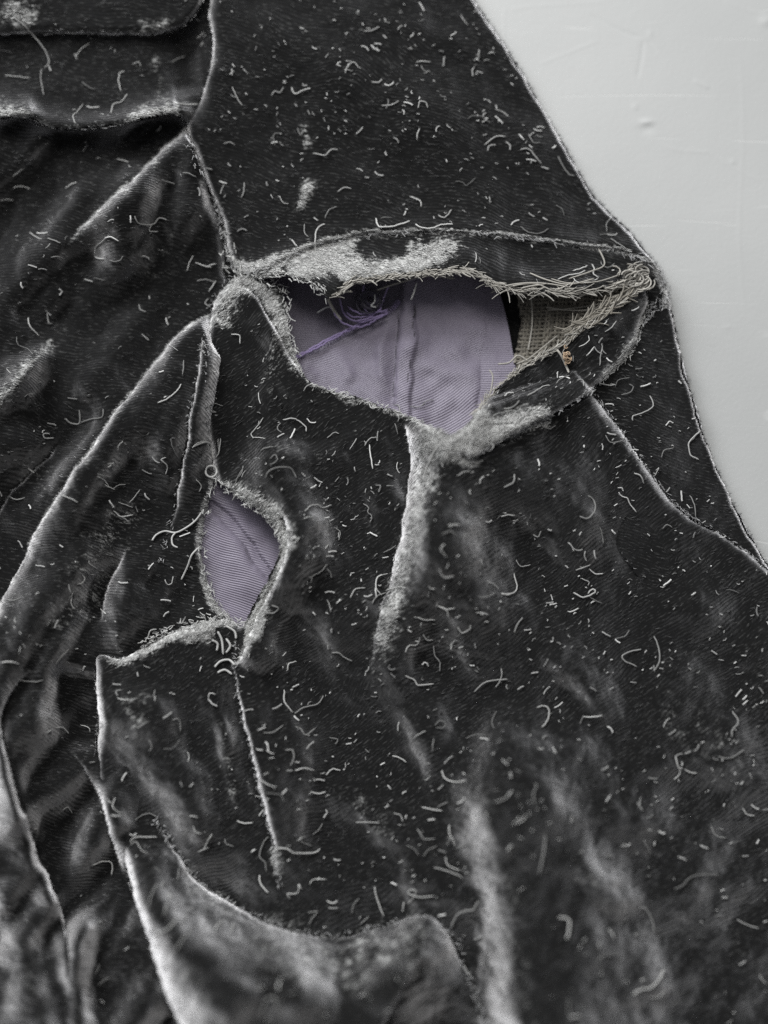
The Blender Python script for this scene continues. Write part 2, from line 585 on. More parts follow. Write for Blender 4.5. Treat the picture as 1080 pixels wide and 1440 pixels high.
POUCH_LEFT = [(132, 922), (133, 960), (138, 1000), (135, 1040), (133, 1075), (137, 1105), (152, 1150), (168, 1195), (182, 1240), (196, 1285), (210, 1330), (226, 1380), (246, 1430), (275, 1500), (300, 1600)]


def away(reach, *lines):
    """0 on the given lines, 1 from reach outwards"""
    m = np.ones(XX.shape)
    for l in lines:
        D, T, k = line_dist(smooth_line(l, 3), XX, YY, reach)
        m[k] = np.minimum(m[k], np.clip(np.abs(D[k]) / reach, 0, 1))
    return m * m * (3 - 2 * m)


def joined(*lines):
    out = []
    for l in lines:
        s = smooth_line(l, 5)
        out.extend(map(tuple, s if not out else s[1:]))
    return out


# ---- the far side of the garment, lying flat on the table and seen only as darkness in the gaps
Hb = 1.6 + n_mid * 0.2
roll(Hb, OUTLINE, 12, 1)
back_poly = [tuple(p) for p in smooth_line(OUTLINE, 5)] + [(1200, 1580), (-145, 1580), (-145, -145), (560, -145)]
back = panel('back_panel', [(p[0] - 7, p[1]) for p in back_poly], Hb, np.zeros(XX.shape), garment, VELVET, 12)
TOPV[:] = -1e3

# ---- sleeve: upper part with the band along the tear, running on under the right edge of the front
Hs = 31 + RELIEF * 1.0
Hs += fnoise(90, 23, (math.radians(48), 2.0)) * 4.0 * np.clip((330 - YY) / 80, 0, 1) * np.clip((640 + YY * .5 - XX) / 120, 0, 1)
Ws = np.zeros(XX.shape)
roll(Hs, OUTLINE, 5, 30)
ridge(Hs, OUTLINE, -6, 60, 60, 0, 0)
ridge(Hs, SLEEVE_LEFT, 12, 34, 34, .1, .1)
roll(Hs, SLEEVE_LEFT, 22, 30)
roll(Hs, SEAM_UP, 11, 24)
SEAM_BAND = [(338, 384), (372, 376), (410, 358), (450, 343), (490, 334), (540, 328), (600, 325), (660, 326), (720, 331), (780, 339), (840, 348), (885, 356), (915, 370), (930, 386)]
lip(Hs, SEAM_BAND, 5.5, 5, 14, -1, .02, .02, dip=3.5, dipw=6)
ridge(Hs, SEAM_BAND, 7, 60, 50, .05, .05)
ridge(Hs, TEAR_TOP, 26, 32, 32, .15, .2)
lip(Hs, TEAR_TOP, 5, 7, 30, -1, .03, .03)
ridge(Hs, [(440, 240), (432, 270), (414, 306)], 4, 9, 14)
ridge(Hs, [(428, 170), (433, 215)], 2.5, 7, 9)
ridge(Hs, [(500, -40), (560, 120), (640, 240)], 9, 90, 120, .2, .3)
ridge(Ws, SEAM_BAND, .46, 5, 6, 0, 0)
ridge(Ws, [(395, 380), (430, 372), (470, 362), (520, 352)], .58, 26, 24, .12, .3)
ridge(Ws, [(470, 395), (500, 380), (545, 375), (600, 366), (660, 352)], .62, 12, 13, .1, .4)
ridge(Ws, [(560, 348), (620, 345), (670, 345)], .34, 12, 14, .2, .4)
ridge(Ws, [(920, 372), (934, 395), (938, 420), (925, 432)], .50, 9, 10, .1, .2)
ridge(Ws, [(352, 380), (380, 370), (400, 362)], .55, 14, 14, 0, .3)
ridge(Ws, [(440, 240), (432, 270), (414, 306)], .38, 9, 12)
ridge(Ws, [(428, 170), (433, 215)], .28, 9, 9)
ridge(Ws, SLEEVE_LEFT, .2, 7, 7, .25, 0)
ridge(Ws, [(306, 352), (320, 370), (334, 378), (350, 378)], .55, 12, 12, .1, .2)
ridge(Ws, SEAM_UP, .30, 5, 5, .0, .0)
sleeve_poly = joined(SLEEVE_LEFT, SEAM_UP) + joined([(332, 378), (345, 388)], TEAR_TOP)[1:] + [(880, 470), (800, 600), (820, 700), (930, 860), (1020, 960), (1180, 960)] + [tuple(p) for p in smooth_line(OUTLINE, 5)[::-1]] + [(560, -150), (318, -150)]
sleeve = panel('sleeve', sleeve_poly, Hs, Ws, garment, VELVET, 12)

# ---- front panel: everything right of the seam, with the slumped pouch at its lower left
RAMP = np.clip((YY - 1120) / 340, 0, 1.2); RAMP = RAMP * RAMP * 52 * np.clip(1.15 - 0.5 * XX / 1080, .5, 1.2)
FR_DRAPE = fnoise(85, 21, (math.radians(68), 2.0)) * away(90, RIGHT_EDGE, TEAR_LOW, SEAM_LEFT, HOLE2_R, POUCH_TOP)
Hf = 40 + n_big * 3.0 + FR_DRAPE * 8.0 * np.clip((YY - 600) / 120, .25, 1) * np.clip(1.0 - (XX - 560) / 220 * np.clip((YY - 850) / 150, 0, 1), .25, 1) + n_mid * 0.8 + n_small * .2
Wf = np.zeros(XX.shape)  # worn edges, plus sheen painted along some folds
roll(Hf, RIGHT_EDGE, 14, 15)
roll(Hf, SEAM_LEFT, 12, 22)
roll(Hf, HOLE2_R, 10, 8)
roll(Hf, POUCH_TOP, 13, 18)
roll(Hf, POUCH_LEFT[:11], 13, 26)
roll(Hf, POUCH_LEFT[10:], 50, 20)
roll(Hf, TEAR_LOW, 7, 5)
# the fold that hangs from the tear
STREAK = [(566, 592), (578, 640), (572, 700), (562, 760), (545, 830), (528, 890), (516, 960), (512, 990)]
lip(Hf, STREAK, 12, 20, 50, -1, .06, .6, dip=3, dipw=20)
lip(Hf, STREAK, 34, 44, 150, -1, .06, .6, pw=1.35)
ridge(Wf, [(588, 600), (596, 650), (590, 700), (576, 760), (558, 830), (538, 895), (522, 975)], .38, 22, 15, .05, .25)  # highlight of the hanging fold painted into the velvet colour
# broad folds in the lower right
BR = [(700, 1040), (668, 1100), (668, 1160), (690, 1230), (706, 1300), (718, 1380), (728, 1470)]
BRC = [(770, 930), (735, 1020), (710, 1095), (704, 1160), (716, 1230), (728, 1300), (740, 1380), (748, 1480)]
ridge(Hf, BRC, 52, 170, 50, .45, 0)
ridge(Wf, BR, 0.15, 42, 32, .3, 0)  # crushed nap, with some of the fold's brightness painted in
ridge(Hf, [(750, 885), (800, 935), (850, 995), (890, 1045)], 13, 26, 22)
ridge(Wf, [(760, 910), (800, 955), (850, 1020)], .1, 18, 14)
ridge(Hf, [(800, 1175), (840, 1235), (885, 1305)], 13, 26, 20)
ridge(Wf, [(800, 1195), (830, 1240), (870, 1305)], .20, 14, 14)
ridge(Hf, [(900, 950), (980, 1040), (1080, 1110)], 14, 60, 46)
ridge(Wf, [(900, 950), (980, 1040), (1080, 1110)], .13, 50, 40)
ridge(Hf, [(440, 1095), (510, 1140), (575, 1200)], 9, 34, 20)
ridge(Wf, [(450, 1105), (510, 1140), (575, 1200)], .16, 24, 16)
ridge(Hf, [(345, 612), (400, 632), (450, 645), (510, 640)], 9, 20, 26)
ridge(Wf, [(345, 612), (400, 632), (450, 650), (500, 655)], .12, 18, 16)
ridge(Hf, [(330, 640), (400, 700), (415, 780), (395, 860)], 16, 46, 70, .3, .3)
ridge(Hf, [(385, 440), (380, 520), (384, 580)], 5, 16, 16)
ridge(Wf, [(385, 450), (382, 520), (386, 570)], .20, 16, 14)
lip(Hf, [(326, 400), (345, 404), (360, 418), (376, 446), (392, 478), (410, 506), (432, 532)], 8, 6, 22, 1, .1, .2, dip=5, dipw=9)
lip(Hf, [(396, 715), (403, 740), (403, 768), (392, 806), (372, 850), (352, 893), (336, 940)], 12, 9, 40, -1, .12, .1, dip=7, dipw=10)
# big slumped roll along the bottom
SL = [(215, 1150), (250, 1205), (290, 1250), (345, 1285), (410, 1310), (480, 1318), (545, 1302), (600, 1290), (636, 1320), (655, 1370), (690, 1450)]
lip(Hf, SL, 56, 96, 130, 1, .38, .25, dip=6, dipw=40, pw=1.5)
lip(Hf, [(190, 1270), (208, 1330), (226, 1385), (246, 1440), (275, 1520)], 15, 60, 60, -1, .4, 0)
ridge(Wf, [(240, 1190), (290, 1250), (350, 1290)], .2, 13, 26, .3, .2)
ridge(Wf, [(340, 1290), (420, 1340), (500, 1350), (590, 1320), (630, 1340)], .2, 52, 58, .15, .2)
ridge(Wf, [(225, 1350), (265, 1400), (300, 1460)], .2, 34, 40, .3, 0)
ridge(Wf, [(620, 1300), (650, 1370), (690, 1460)], .1, 20, 34, .2, 0)
lip(Hf, [(205, 1130), (235, 1180), (270, 1228), (310, 1262), (360, 1290), (400, 1305)], 13, 18, 60, 1, .35, .35, dip=4, dipw=26)
# deep fold that runs down from the small hole
DART = [(334, 900), (328, 932), (336, 980), (346, 1030), (357, 1075), (370, 1130), (383, 1185), (392, 1250)]
lip(Hf, DART, 9, 7, 34, -1, .35, .3, dip=16, dipw=20)
ridge(Wf, DART, 0.10, 3, 7, 0, .2)
ridge(Wf, [(384, 1180), (390, 1215), (392, 1245)], .34, 9, 12)
ridge(Hf, [(310, 1000), (322, 1080), (335, 1160)], 6, 14, 10)
ridge(Wf, [(308, 1000), (322, 1080), (330, 1160)], .22, 10, 9)
ridge(Wf, [(200, 960), (190, 1020), (180, 1060)], .20, 26, 26)
# worn edges
ridge(Wf, POUCH_TOP, .66, 12, 16, .05, .2)
ridge(Wf, [(250, 905), (280, 890), (310, 885)], .55, 16, 16)
ridge(Wf, POUCH_LEFT, .08, 6, 8, .02, 0)
ridge(Wf, RIGHT_EDGE, .15, 5, 7, 0, 0)
ridge(Wf, [(902, 450), (895, 478), (880, 502), (862, 520), (845, 536)], .42, 8, 9, .2, .1)
ridge(Wf, SEAM_LEFT, .15, 8, 9, .0, .0)
ridge(Wf, [(330, 392), (350, 396), (372, 412), (392, 452), (412, 498), (440, 542)], .50, 14, 12, .0, .2)
ridge(Wf, [(440, 542), (490, 556), (550, 577), (634, 614)], .34, 5, 8, 0, 0)
ridge(Wf, [(336, 400), (318, 430), (304, 470)], .36, 20, 20, 0, .3)
ridge(Wf, [(620, 618), (660, 622), (700, 606), (740, 594), (790, 576)], .70, 19, 15, .1, .2)
ridge(Wf, [(672, 585), (655, 610)], .5, 14, 14, 0, 0)
ridge(Wf, [(590, 600), (640, 640), (690, 640)], .40, 16, 16, .2, .3)
ridge(Wf, [(305, 675), (345, 706), (386, 745), (396, 780)], .42, 16, 5, .1, .1)
ridge(Wf, [(330, 680), (370, 705), (398, 735), (402, 790)], .30, 16, 16)
ridge(Wf, [(398, 735), (401, 765), (388, 810), (365, 855), (348, 905), (334, 945)], .58, 6, 5, .1, .1)
ridge(Wf, [(378, 838), (366, 870), (350, 910)], .55, 13, 13)
# the band along the lower right of the tear
FLAP_SEAM = [(640, 632), (668, 640), (700, 622), (740, 600), (780, 580), (815, 560), (832, 546)]
lip(Hf, FLAP_SEAM, 6, 5, 26, -1, .1, .02, dip=4, dipw=8)
ridge(Hf, TEAR_LOW[12:], 6, 24, 24, .1, .1)
front_poly = joined(TEAR_LOW, RIGHT_EDGE) + [(1240, 900), (1240, 1585), (300, 1585)] + [tuple(p) for p in smooth_line(POUCH_LEFT, 5)[::-1]][1:] + joined(POUCH_TOP[::-1], HOLE2_R[::-1], SEAM_LEFT[::-1])[1:] + [(338, 386)]
Hf = 40 + (Hf - 40) * np.where(Hf > 40, FH, 1.15)
Hf = Hf + RAMP
front = panel('front_panel', front_poly, Hf, Wf, garment, VELVET, -33)

# ---- side panel: the folded stretch left of the seam
SD_DRAPE = fnoise(46, 22, (math.radians(125), 2.6)) * away(70, SEAM_LEFT, HOLE2_L, SEAM_UP, POUCH_TOP)
Hp = 19 + RELIEF * 1.1 + SD_DRAPE * 8.5
Wp = np.zeros(XX.shape)  # worn rim of the small hole, plus sheen painted on fold ridges
ridge(Hp, [(285, 240), (304, 290), (316, 330), (324, 380)], -14, 10, 10, .2, 0)
ridge(Hp, [(340, 400), (326, 470), (322, 560), (324, 640)], -34, 22, 22, 0, 0)
F1 = [(262, 182), (235, 205), (200, 240), (165, 272), (130, 305), (105, 332), (84, 358)]
lip(Hp, F1, 17, 17, 70, -1, .04, .35, dip=5, dipw=30)
lip(Hp, F1, 12, 60, 60, -1, .04, .35, pw=2)
ridge(Wp, F1, 0.22, 8, 4, 0, .2)  # rim sheen and its falloff, painted pale along the fold
ridge(Wp, F1, 0.06, 24, 4, 0, .2)
F2 = [(300, 438), (276, 450), (245, 476), (215, 512), (180, 556), (145, 605), (110, 655), (75, 712), (45, 760), (20, 810), (0, 850), (-40, 930)]
lip(Hp, F2, 16, 14, 80, -1, .05, 0, dip=8, dipw=40)
lip(Hp, F2, 16, 70, 70, -1, .05, 0, pw=2)
ridge(Wp, F2, 0.22, 6, 4, 0, 0)  # painted sheen along this rim, fading off to one side
ridge(Wp, F2, 0.05, 22, 4, 0, 0)
F3 = [(110, 430), (90, 460), (55, 498), (20, 540), (-20, 590), (-60, 640)]
ridge(Hp, F3, 28, 30, 20, .5, 0)
ridge(Wp, F3, .36, 12, 12, .45, 0)  # bright streak of this ridge painted into the colour
F4 = [(288, 470), (279, 520), (270, 575), (260, 630), (250, 690), (240, 745), (225, 790)]
lip(Hp, F4, 11, 12, 36, -1, .1, .4, dip=4, dipw=14)
ridge(Wp, F4, 0.10, 8, 4, .05, .35)
F5 = [(90, 612), (70, 640), (40, 668), (12, 700), (-10, 740)]
lip(Hp, F5, 8, 10, 30, -1, .2, .2, dip=3)
ridge(Wp, F5, 0.08, 4, 4)
F6 = [(178, 765), (158, 810), (146, 850), (140, 880)]
lip(Hp, F6, 9, 14, 40, -1, .3, .3, dip=8, dipw=26)
ridge(Wp, [(215, 660), (170, 720), (130, 800), (90, 880), (40, 950)], .17, 40, 40)
ridge(Wp, [(60, 640), (40, 700)], .14, 40, 40)
ridge(Wp, [(220, 270), (240, 330), (160, 400)], .10, 60, 60)
# hollow beside the pouch, folds at the far left
ridge(Hp, [(110, 930), (100, 1000), (115, 1060)], -15, 46, 26, .2, .2)
F7 = [(60, 930), (20, 965), (4, 1010), (8, 1060), (26, 1120), (44, 1180), (66, 1225), (84, 1275), (94, 1340), (100, 1400)]
lip(Hp, F7, 20, 14, 46, 1, .35, .3, dip=8, dipw=30)
ridge(Wp, F7, 0.10, 5, 8, .1, .3)
ridge(Hp, F7, 14, 20, 30, .2, .2)
F8 = [(72, 1045), (100, 1060), (122, 1085), (140, 1125), (158, 1180), (176, 1240)]
lip(Hp, F8, 14, 11, 20, -1, .7, .25, dip=6)
ridge(Wp, F8, 0.11, 7, 4, .1, .1)
F9 = [(118, 1255), (114, 1300), (108, 1350), (110, 1400), (116, 1470)]
ridge(Hp, F9, 22, 20, 18, .25, 0)
ridge(Wp, F9, 0.10, 12, 11, .3, 0)
F10 = [(-30, 1180), (0, 1250), (22, 1310), (40, 1360), (56, 1430), (64, 1500)]
ridge(Hp, F10, 22, 34, 30, .2, 0)
ridge(Wp, F10, 0.11, 26, 18, .3, 0)
roll(Hp, HOLE2_L, 8, 8)
ridge(Wp, HOLE2_L, .52, 7, 7, 0, 0)
ridge(Wp, [(290, 780), (300, 840), (320, 870)], .25, 12, 12)
roll(Hp, [(-160, 176), (-60, 170), (0, 166), (30, 163), (60, 176), (110, 182), (160, 178), (200, 166), (240, 160), (262, 172)], 16, 12)
side_poly = [(-145, 176), (-60, 172)] + joined([(-20, 168), (20, 164), (40, 166), (60, 176), (80, 181), (110, 182), (150, 180), (175, 174), (200, 166), (230, 161), (252, 163), (262, 178)], SEAM_UP) + [(336, 392), (330, 420), (322, 470), (320, 560), (318, 640), (303, 671)] + [tuple(p) for p in smooth_line(HOLE2_L, 5)[::-1]][1:] + [(345, 890), (300, 930), (230, 1000), (200, 1100), (215, 1200), (260, 1320), (300, 1450), (340, 1585), (-145, 1585)]
Hp = 19 + (Hp - 19) * np.where(Hp > 19, FH, 1.0)
Hp = Hp + RAMP
side = panel('side_panel', side_poly, Hp, Wp, garment, VELVET, 8)

# ---- upper left: the panel above the long soft ridge, and the rounded flap over it
Hu = 26 + RELIEF * 1.0
Wu = np.zeros(XX.shape)
RIDGE_U = [(-150, 176), (-60, 172), (-20, 168), (20, 164), (40, 166), (60, 176), (80, 181), (110, 182), (150, 180), (175, 174), (200, 166), (230, 161), (252, 163), (266, 178)]
ridge(Hu, [(-60, 150), (20, 156), (50, 166)], 12, 26, 26, .3, .2)
ridge(Hu, [(170, 168), (210, 158), (250, 156)], 10, 22, 22, .3, .1)
ridge(Hu, RIDGE_U, 30, 20, 20, 0, .05)
roll(Hu, RIDGE_U, 14, 16)
ridge(Wu, RIDGE_U, .25, 8, 7, 0, 0)  # ridge rim lightened in colour to add to its sheen
ridge(Wu, [(-40, 158), (20, 158), (50, 170)], .34, 18, 26, .2, .3)  # soft glow beside the ridge, painted as pale patches here and below
ridge(Wu, [(170, 168), (215, 156), (255, 158)], .30, 16, 16, .3, .1)
ridge(Hu, [(262, 40), (258, 90), (264, 140)], -16, 30, 26, 0, .2)
ridge(Wu, [(212, 60), (222, 110), (240, 150)], .22, 9, 7)
upper_poly = [(-145, -145), (322, -145), (318, 40), (312, 100), (290, 160), (270, 176)] + [tuple(p) for p in smooth_line(RIDGE_U, 5)[::-1]]
upper = panel('upper_panel', upper_poly, Hu, Wu, garment, VELVET, 4)

Hc = 44 + RELIEF * 0.8
Wc = np.zeros(XX.shape)
CUFF = [(-150, 52), (-40, 49), (40, 48), (110, 48), (170, 49), (215, 49), (245, 43), (268, 28), (283, 8), (292, -20), (300, -60), (302, -150)]
roll(Hc, CUFF, 13, 18)
ridge(Wc, CUFF, .20, 5, 5, 0, 0)
ridge(Wc, [(-10, 14), (25, 22), (60, 36)], .34, 30, 20, .3, .3)
ridge(Wc, [(180, 42), (225, 38), (255, 24)], .22, 14, 9)
cuff_poly = [tuple(p) for p in smooth_line(CUFF, 5)] + [(-145, -145)]
cuff = panel('turned_flap', cuff_poly, Hc, Wc, garment, VELVET, 4)

# ------------------------------------------------------------------ lining behind the tears
Hl = 4.5 + n_big * 0.9 + n_mid * 0.9
SEAMV = [(568, 360), (566, 420), (560, 470), (556, 520), (553, 600)]
Hl2 = Hl.copy()
lip(Hl2, SEAMV, 5.0, 5, 30, -1, 0, 0, dip=3, dipw=8)
lip(Hl2, [(584, 360), (583, 430), (584, 480), (580, 540), (575, 610)], 3.0, 4, 20, 1, 0, 0, dip=1)
ridge(Hl2, [(548, 440), (536, 500), (540, 560)], 4, 8, 8)
ridge(Hl2, [(470, 500), (500, 540)], 2.0, 10, 10)
ridge(Hl2, [(420, 515), (450, 530)], 1.6, 8, 8)
roll(Hl2, [(693, 370), (690, 430), (684, 500), (672, 580), (660, 650)], 12, 6)
DIAG = [(380, 522), (410, 507), (440, 492), (475, 474), (510, 456), (545, 440), (560, 424), (566, 380)]
roll(Hl2, DIAG, 6, 4)
lin_poly = [tuple(p) for p in smooth_line(DIAG, 4)] + [(566, 350), (694, 350), (693, 400), (690, 440), (684, 500), (674, 570), (664, 640), (500, 660), (360, 600)]
lining = panel('lining', lin_poly, Hl2 + 3, None, garment, LINING, -27, velvet=False, warpamp=3)
lin_b = panel('lining_under_layer', [(340, 350), (575, 350), (575, 470), (470, 520), (430, 600), (340, 600)], Hl * 0.3 + 3.5, None, garment, LINING_SHADED, 3, velvet=False, warpamp=3)
Hl3 = Hl * 0.5 + 5 + np.clip((XX - 690) * 0.12, -4, 6)
lin_c = panel('lining_facing', [(668, 400), (700, 405), (708, 430), (716, 465), (722, 500), (732, 560), (700, 650), (650, 650), (660, 560)], Hl3, None, garment, LINING, 0, velvet=False, warpamp=3)
Hh = 7 + n_big + n_mid * .5
PLE = [(290, 705), (312, 733), (335, 762), (358, 792), (384, 826), (420, 870)]
lip(Hh, PLE, 6, 7, 30, 1, 0, 0, dip=1.5, dipw=5)
lip(Hh, [(288, 690), (325, 728), (352, 762), (375, 796), (400, 830), (420, 850)], 3.5, 5, 30, -1, 0, 0, dip=2, dipw=5)
lin_d = panel('lining_side', [(250, 650), (330, 640), (430, 700), (440, 860), (370, 920), (280, 900), (240, 800)], Hh + 3, None, garment, LINING, 20, velvet=False, warpamp=3)

# ------------------------------------------------------------------ ecru canvas inside the right end of the tear
CAN = [(722, 398), (760, 404), (810, 406), (880, 392), (915, 398), (880, 440), (800, 500), (740, 530), (722, 512), (727, 488), (733, 452), (728, 422)]


def in_poly(poly, x, y):
    return poly_sdf(np.array(poly, float), np.asarray(x, float), np.asarray(y, float)) > 0


Hcv = 10 + n_mid * 0.8 + np.clip((XX - 730) * 0.12, 0, 18)
canvas = panel('canvas_interlining', CAN, Hcv - 1.6, None, garment, fibre_material('canvas_ground', (0.10, 0.09, 0.075), 0.1), 0, velvet=False)
cv = Strands()
for kind in (0, 1):
    ang = math.radians(4 if kind == 0 else 97)
    dx, dy = math.cos(ang), math.sin(ang)
    for k in range(-33, 34):
        off = k * 5.6 + RNG.normal(0, .7)
        s = np.arange(-150, 150, 2.8)
        cxx = 800 + dx * s - dy * off + RNG.normal(0, .35, len(s)); cyy = 455 + dy * s + dx * off + 3.0 * np.sin((800 + dx * s) * .045 + off * .01) + RNG.normal(0, .35, len(s))
        ok = in_poly(CAN, cxx, cyy)
        z = np.cos(np.arange(len(s)) * math.pi / 2 + (k % 2) * math.pi + kind * math.pi) * 1.5
        run = []
        for i in range(len(s) + 1):
            if i < len(s) and ok[i]:
                run.append(i)
            else:
                if len(run) > 3:
                    hh = hgt(cxx[run], cyy[run], Hcv) + z[run] + 1.0
                    cv.add(P(cxx[run], cyy[run], hh), 2.2 * UNIT * RNG.uniform(.75, 1.1), 5)
                run = []
cw = cv.build('canvas_threads', CANVAS, canvas)
cw['kind'] = 'stuff'

# ------------------------------------------------------------------ pile fibres on the velvet
WT = TOPW * (TOPV > 0)
slope_y, slope_x = np.gradient(np.where(TOPV > 0, TOPV, 0), ST)
SL_ = np.clip(np.hypot(slope_x, slope_y), 0, 3)


def pile(name, count, weight, lmin, lmax, w, material, lift, up):
    wgt = np.where(TOPV > 0, weight, 0)
    wgt[(XX < -20) | (XX > 1100) | (YY < -20) | (YY > 1460)] = 0
    p = wgt.ravel() / wgt.sum()
    c = np.searchsorted(np.cumsum(p), RNG.random(count))
    c = np.minimum(c, p.size - 1)
    x = XX.ravel()[c] + RNG.uniform(-1, 1, count); y = YY.ravel()[c] + RNG.uniform(-1, 1, count)
    h = TOPV.ravel()[c]
    a = TOPA.ravel()[c] + RNG.normal(0, .26, count) + np.where(RNG.random(count) < .5, 0, math.pi)
    L = RNG.uniform(lmin, lmax, count) * 0.5
    x0, y0, x1, y1 = x - np.cos(a) * L, y - np.sin(a) * L, x + np.cos(a) * L, y + np.sin(a) * L
    h0 = hgt(x0, y0, TOPV); h1 = hgt(x1, y1, TOPV)
    h0 = np.where(np.abs(h0 - h) > 10, h, h0) + lift; h1 = np.where(np.abs(h1 - h) > 10, h, h1) + lift + RNG.uniform(0, up, count)
    A = P(x0, y0, h0); B = P(x1, y1, h1)
    d = B - A
    d /= np.linalg.norm(d, axis=1)[:, None]
    r = RNG.normal(0, .5, (count, 3)); r[:, 2] += 1
    s = np.cross(d, r); s /= np.linalg.norm(s, axis=1)[:, None] + 1e-9
    s *= (w * UNIT * RNG.uniform(.5, 1.0, count) * .5)[:, None]
    M = (A + B) / 2; M[:, 2] += RNG.uniform(0, 1.0, count) * UNIT
    V = np.stack([A - s * .5, A + s * .5, M + s, B + s * .3, B - s * .3, M - s], 1).reshape(-1, 3)
    i = np.arange(count)[:, None] * 6
    F = np.concatenate([i + np.array([[0, 1, 2, 5]]), i + np.array([[5, 2, 3, 4]])])
    o = link(name, mesh(name, V, F), material, garment)
    o['kind'] = 'stuff'
    return o


NB = np.clip(0.6 + 0.5 * n_mid + 0.35 * n_small, 0.05, 3)
MOT = np.clip(0.6 + 0.45 * n_fine + 0.3 * n_small, 0.05, 2)
pile('worn_pile', 45000, np.clip(WT - .25, 0, .5) ** 1.3 * MOT, 3, 7, .7, fibre_material('worn_pile_fibre', (0.40, 0.40, 0.39), 0.7), 0.5, 1.6)  # pale fibres on worn lips and over the painted fold sheen
pile('black_pile', 14000, NB * np.clip(1 - 2 * WT - .5 * SL_, .05, 1), 3, 8, .75, fibre_material('black_pile_fibre', (0.035, 0.035, 0.035), 0.9), 0.3, 1.6)

pile('rim_pile', 9000, np.clip(SL_ - .7, 0, 2) * MOT, 3, 6.5, .6, fibre_material('rim_pile_fibre', (0.20, 0.20, 0.20), 0.8), 0.4, 1.5)

# fuzz standing off the outer edge against the table
fz = Strands()
ol = smooth_line(OUTLINE, 30)
for k in range(380):
    i = RNG.integers(5, len(ol) - 6)
    t = ol[i + 1] - ol[i]; t = t / (np.hypot(*t) + 1e-9)
    nrm = np.array([-t[1], t[0]])
    if nrm[0] < 0:
        nrm = -nrm
    a = ol[i] - nrm * 3; b = ol[i] + nrm * RNG.uniform(1, 5) + t * RNG.normal(0, 3)
    z0 = RNG.uniform(2, 10)
    fz.add(P(np.array([a[0], (a[0] + b[0]) / 2, b[0]]), np.array([a[1], (a[1] + b[1]) / 2, b[1]]), np.array([z0, z0 + 1, z0 + RNG.uniform(-1, 2)])), [.5 * UNIT, .4 * UNIT, .15 * UNIT], 3)
o = fz.build('edge_fuzz', fibre_material('edge_fuzz_fibre', (0.04, 0.04, 0.045), .5), sleeve); o['kind'] = 'stuff'


# ------------------------------------------------------------------ frayed edges and threads
def fringe(name, line, n, lmin, lmax, r, material, along=0.9, side=1, lift=1.0, spread=4.0, parent=garment, zrise=3.0, zs=None, sides=4):
    S = Strands()
    l = smooth_line(line, 12)
    seg = np.hypot(*np.diff(l, axis=0).T); cum = np.concatenate([[0], np.cumsum(seg)])
    for k in range(n):
        q = RNG.uniform(0, cum[-1])
        i = min(np.searchsorted(cum, q), len(l) - 2)
        t = l[min(i + 1, len(l) - 1)] - l[max(i - 1, 0)]; t = t / (np.hypot(*t) + 1e-9)
        nr = np.array([-t[1], t[0]]) * side
        if RNG.random() < .35:
            t = -t
        d = t * along + nr * RNG.normal(0.2, .35)
        d /= np.hypot(*d)
        L = RNG.uniform(lmin * .7, lmax * .75)
        st = l[i] + np.array([-t[1], t[0]]) * RNG.uniform(-spread, spread)
        bend = np.array([-d[1], d[0]]) * RNG.normal(0, L * .22)
        s = np.linspace(0, 1, 5)[:, None]
        p = st + d * L * s + bend * s * s * 1.0
        h0 = hgt(np.array([l[i][0]]), np.array([l[i][1]]), TOPV)[0]
        if h0 < 5:
            h0 = hgt(l[i][0] + np.array([-9., 9, 0, 0]), l[i][1] + np.array([0, 0, -9., 9]), TOPV).max()
        if zs is not None:
            h0 = zs
        h = h0 + lift + RNG.uniform(0, zrise) * s[:, 0] + RNG.uniform(-1, 1.5)
        S.add(P(p[:, 0], p[:, 1], h), np.linspace(r, r * .5, 5) * UNIT * RNG.uniform(.7, 1.2), sides)
    o = S.build(name, material, parent)
    o['kind'] = 'stuff'
    return o


EDGE = [(466, 416), (480, 408), (500, 394), (540, 391), (575, 386), (615, 383), (650, 380), (675, 388), (698, 402)]
fringe('frayed_edge', EDGE, 330, 7, 18, 1.3, THREAD, 1.3, 1, 0.5, 4.5, sleeve, 1)
fringe('frayed_edge', [(690, 398), (725, 405), (770, 408), (810, 410), (850, 404), (885, 394)], 150, 10, 34, 1.0, THREAD, 1.6, 1, 0.5, 5, sleeve, 1.5)
fringe('frayed_edge', [(735, 516), (762, 502), (790, 486), (815, 466), (845, 445), (872, 425), (900, 405)], 150, 9, 24, 1.0, THREAD, 1.6, -1, 0.5, 4, front, 1.5)
fringe('frayed_edge', [(800, 470), (830, 452), (855, 436), (880, 418)], 130, 14, 34, 1.4, CANVAS, .97, -1, 0, 8, front, 1)
fringe('frayed_edge', [(665, 585), (690, 557), (712, 535), (738, 515)], 130, 5, 13, .9, THREAD, .7, -1, 0.5, 3, front, 2)
fringe('frayed_edge', [(405, 490), (428, 532), (450, 546), (490, 556), (525, 568), (550, 577), (580, 589), (610, 603), (640, 613)], 144, 4, 10, .8, LINT, .7, -1, 0.8, 3, front, 2)
fringe('frayed_edge', TEAR_LOW[:6], 78, 5, 13, .9, LINT, .6, -1, 0.8, 5, front, 3)
fringe('frayed_edge', HOLE2_R[:6], 72, 4, 11, .8, LINT, .4, 1, 0.8, 4, front, 2)
fringe('frayed_edge', HOLE2_L, 90, 5, 13, .8, LINT, .4, 1, 0.8, 5, side, 2)
fringe('frayed_edge', POUCH_TOP[:7], 126, 5, 12, .9, LINT, .6, 1, 0.8, 9, front, 3)
fringe('frayed_edge', [(355, 386), (400, 386), (440, 400), (462, 416)], 78, 5, 12, .9, LINT, .7, 1, 0.6, 6, sleeve, 3)
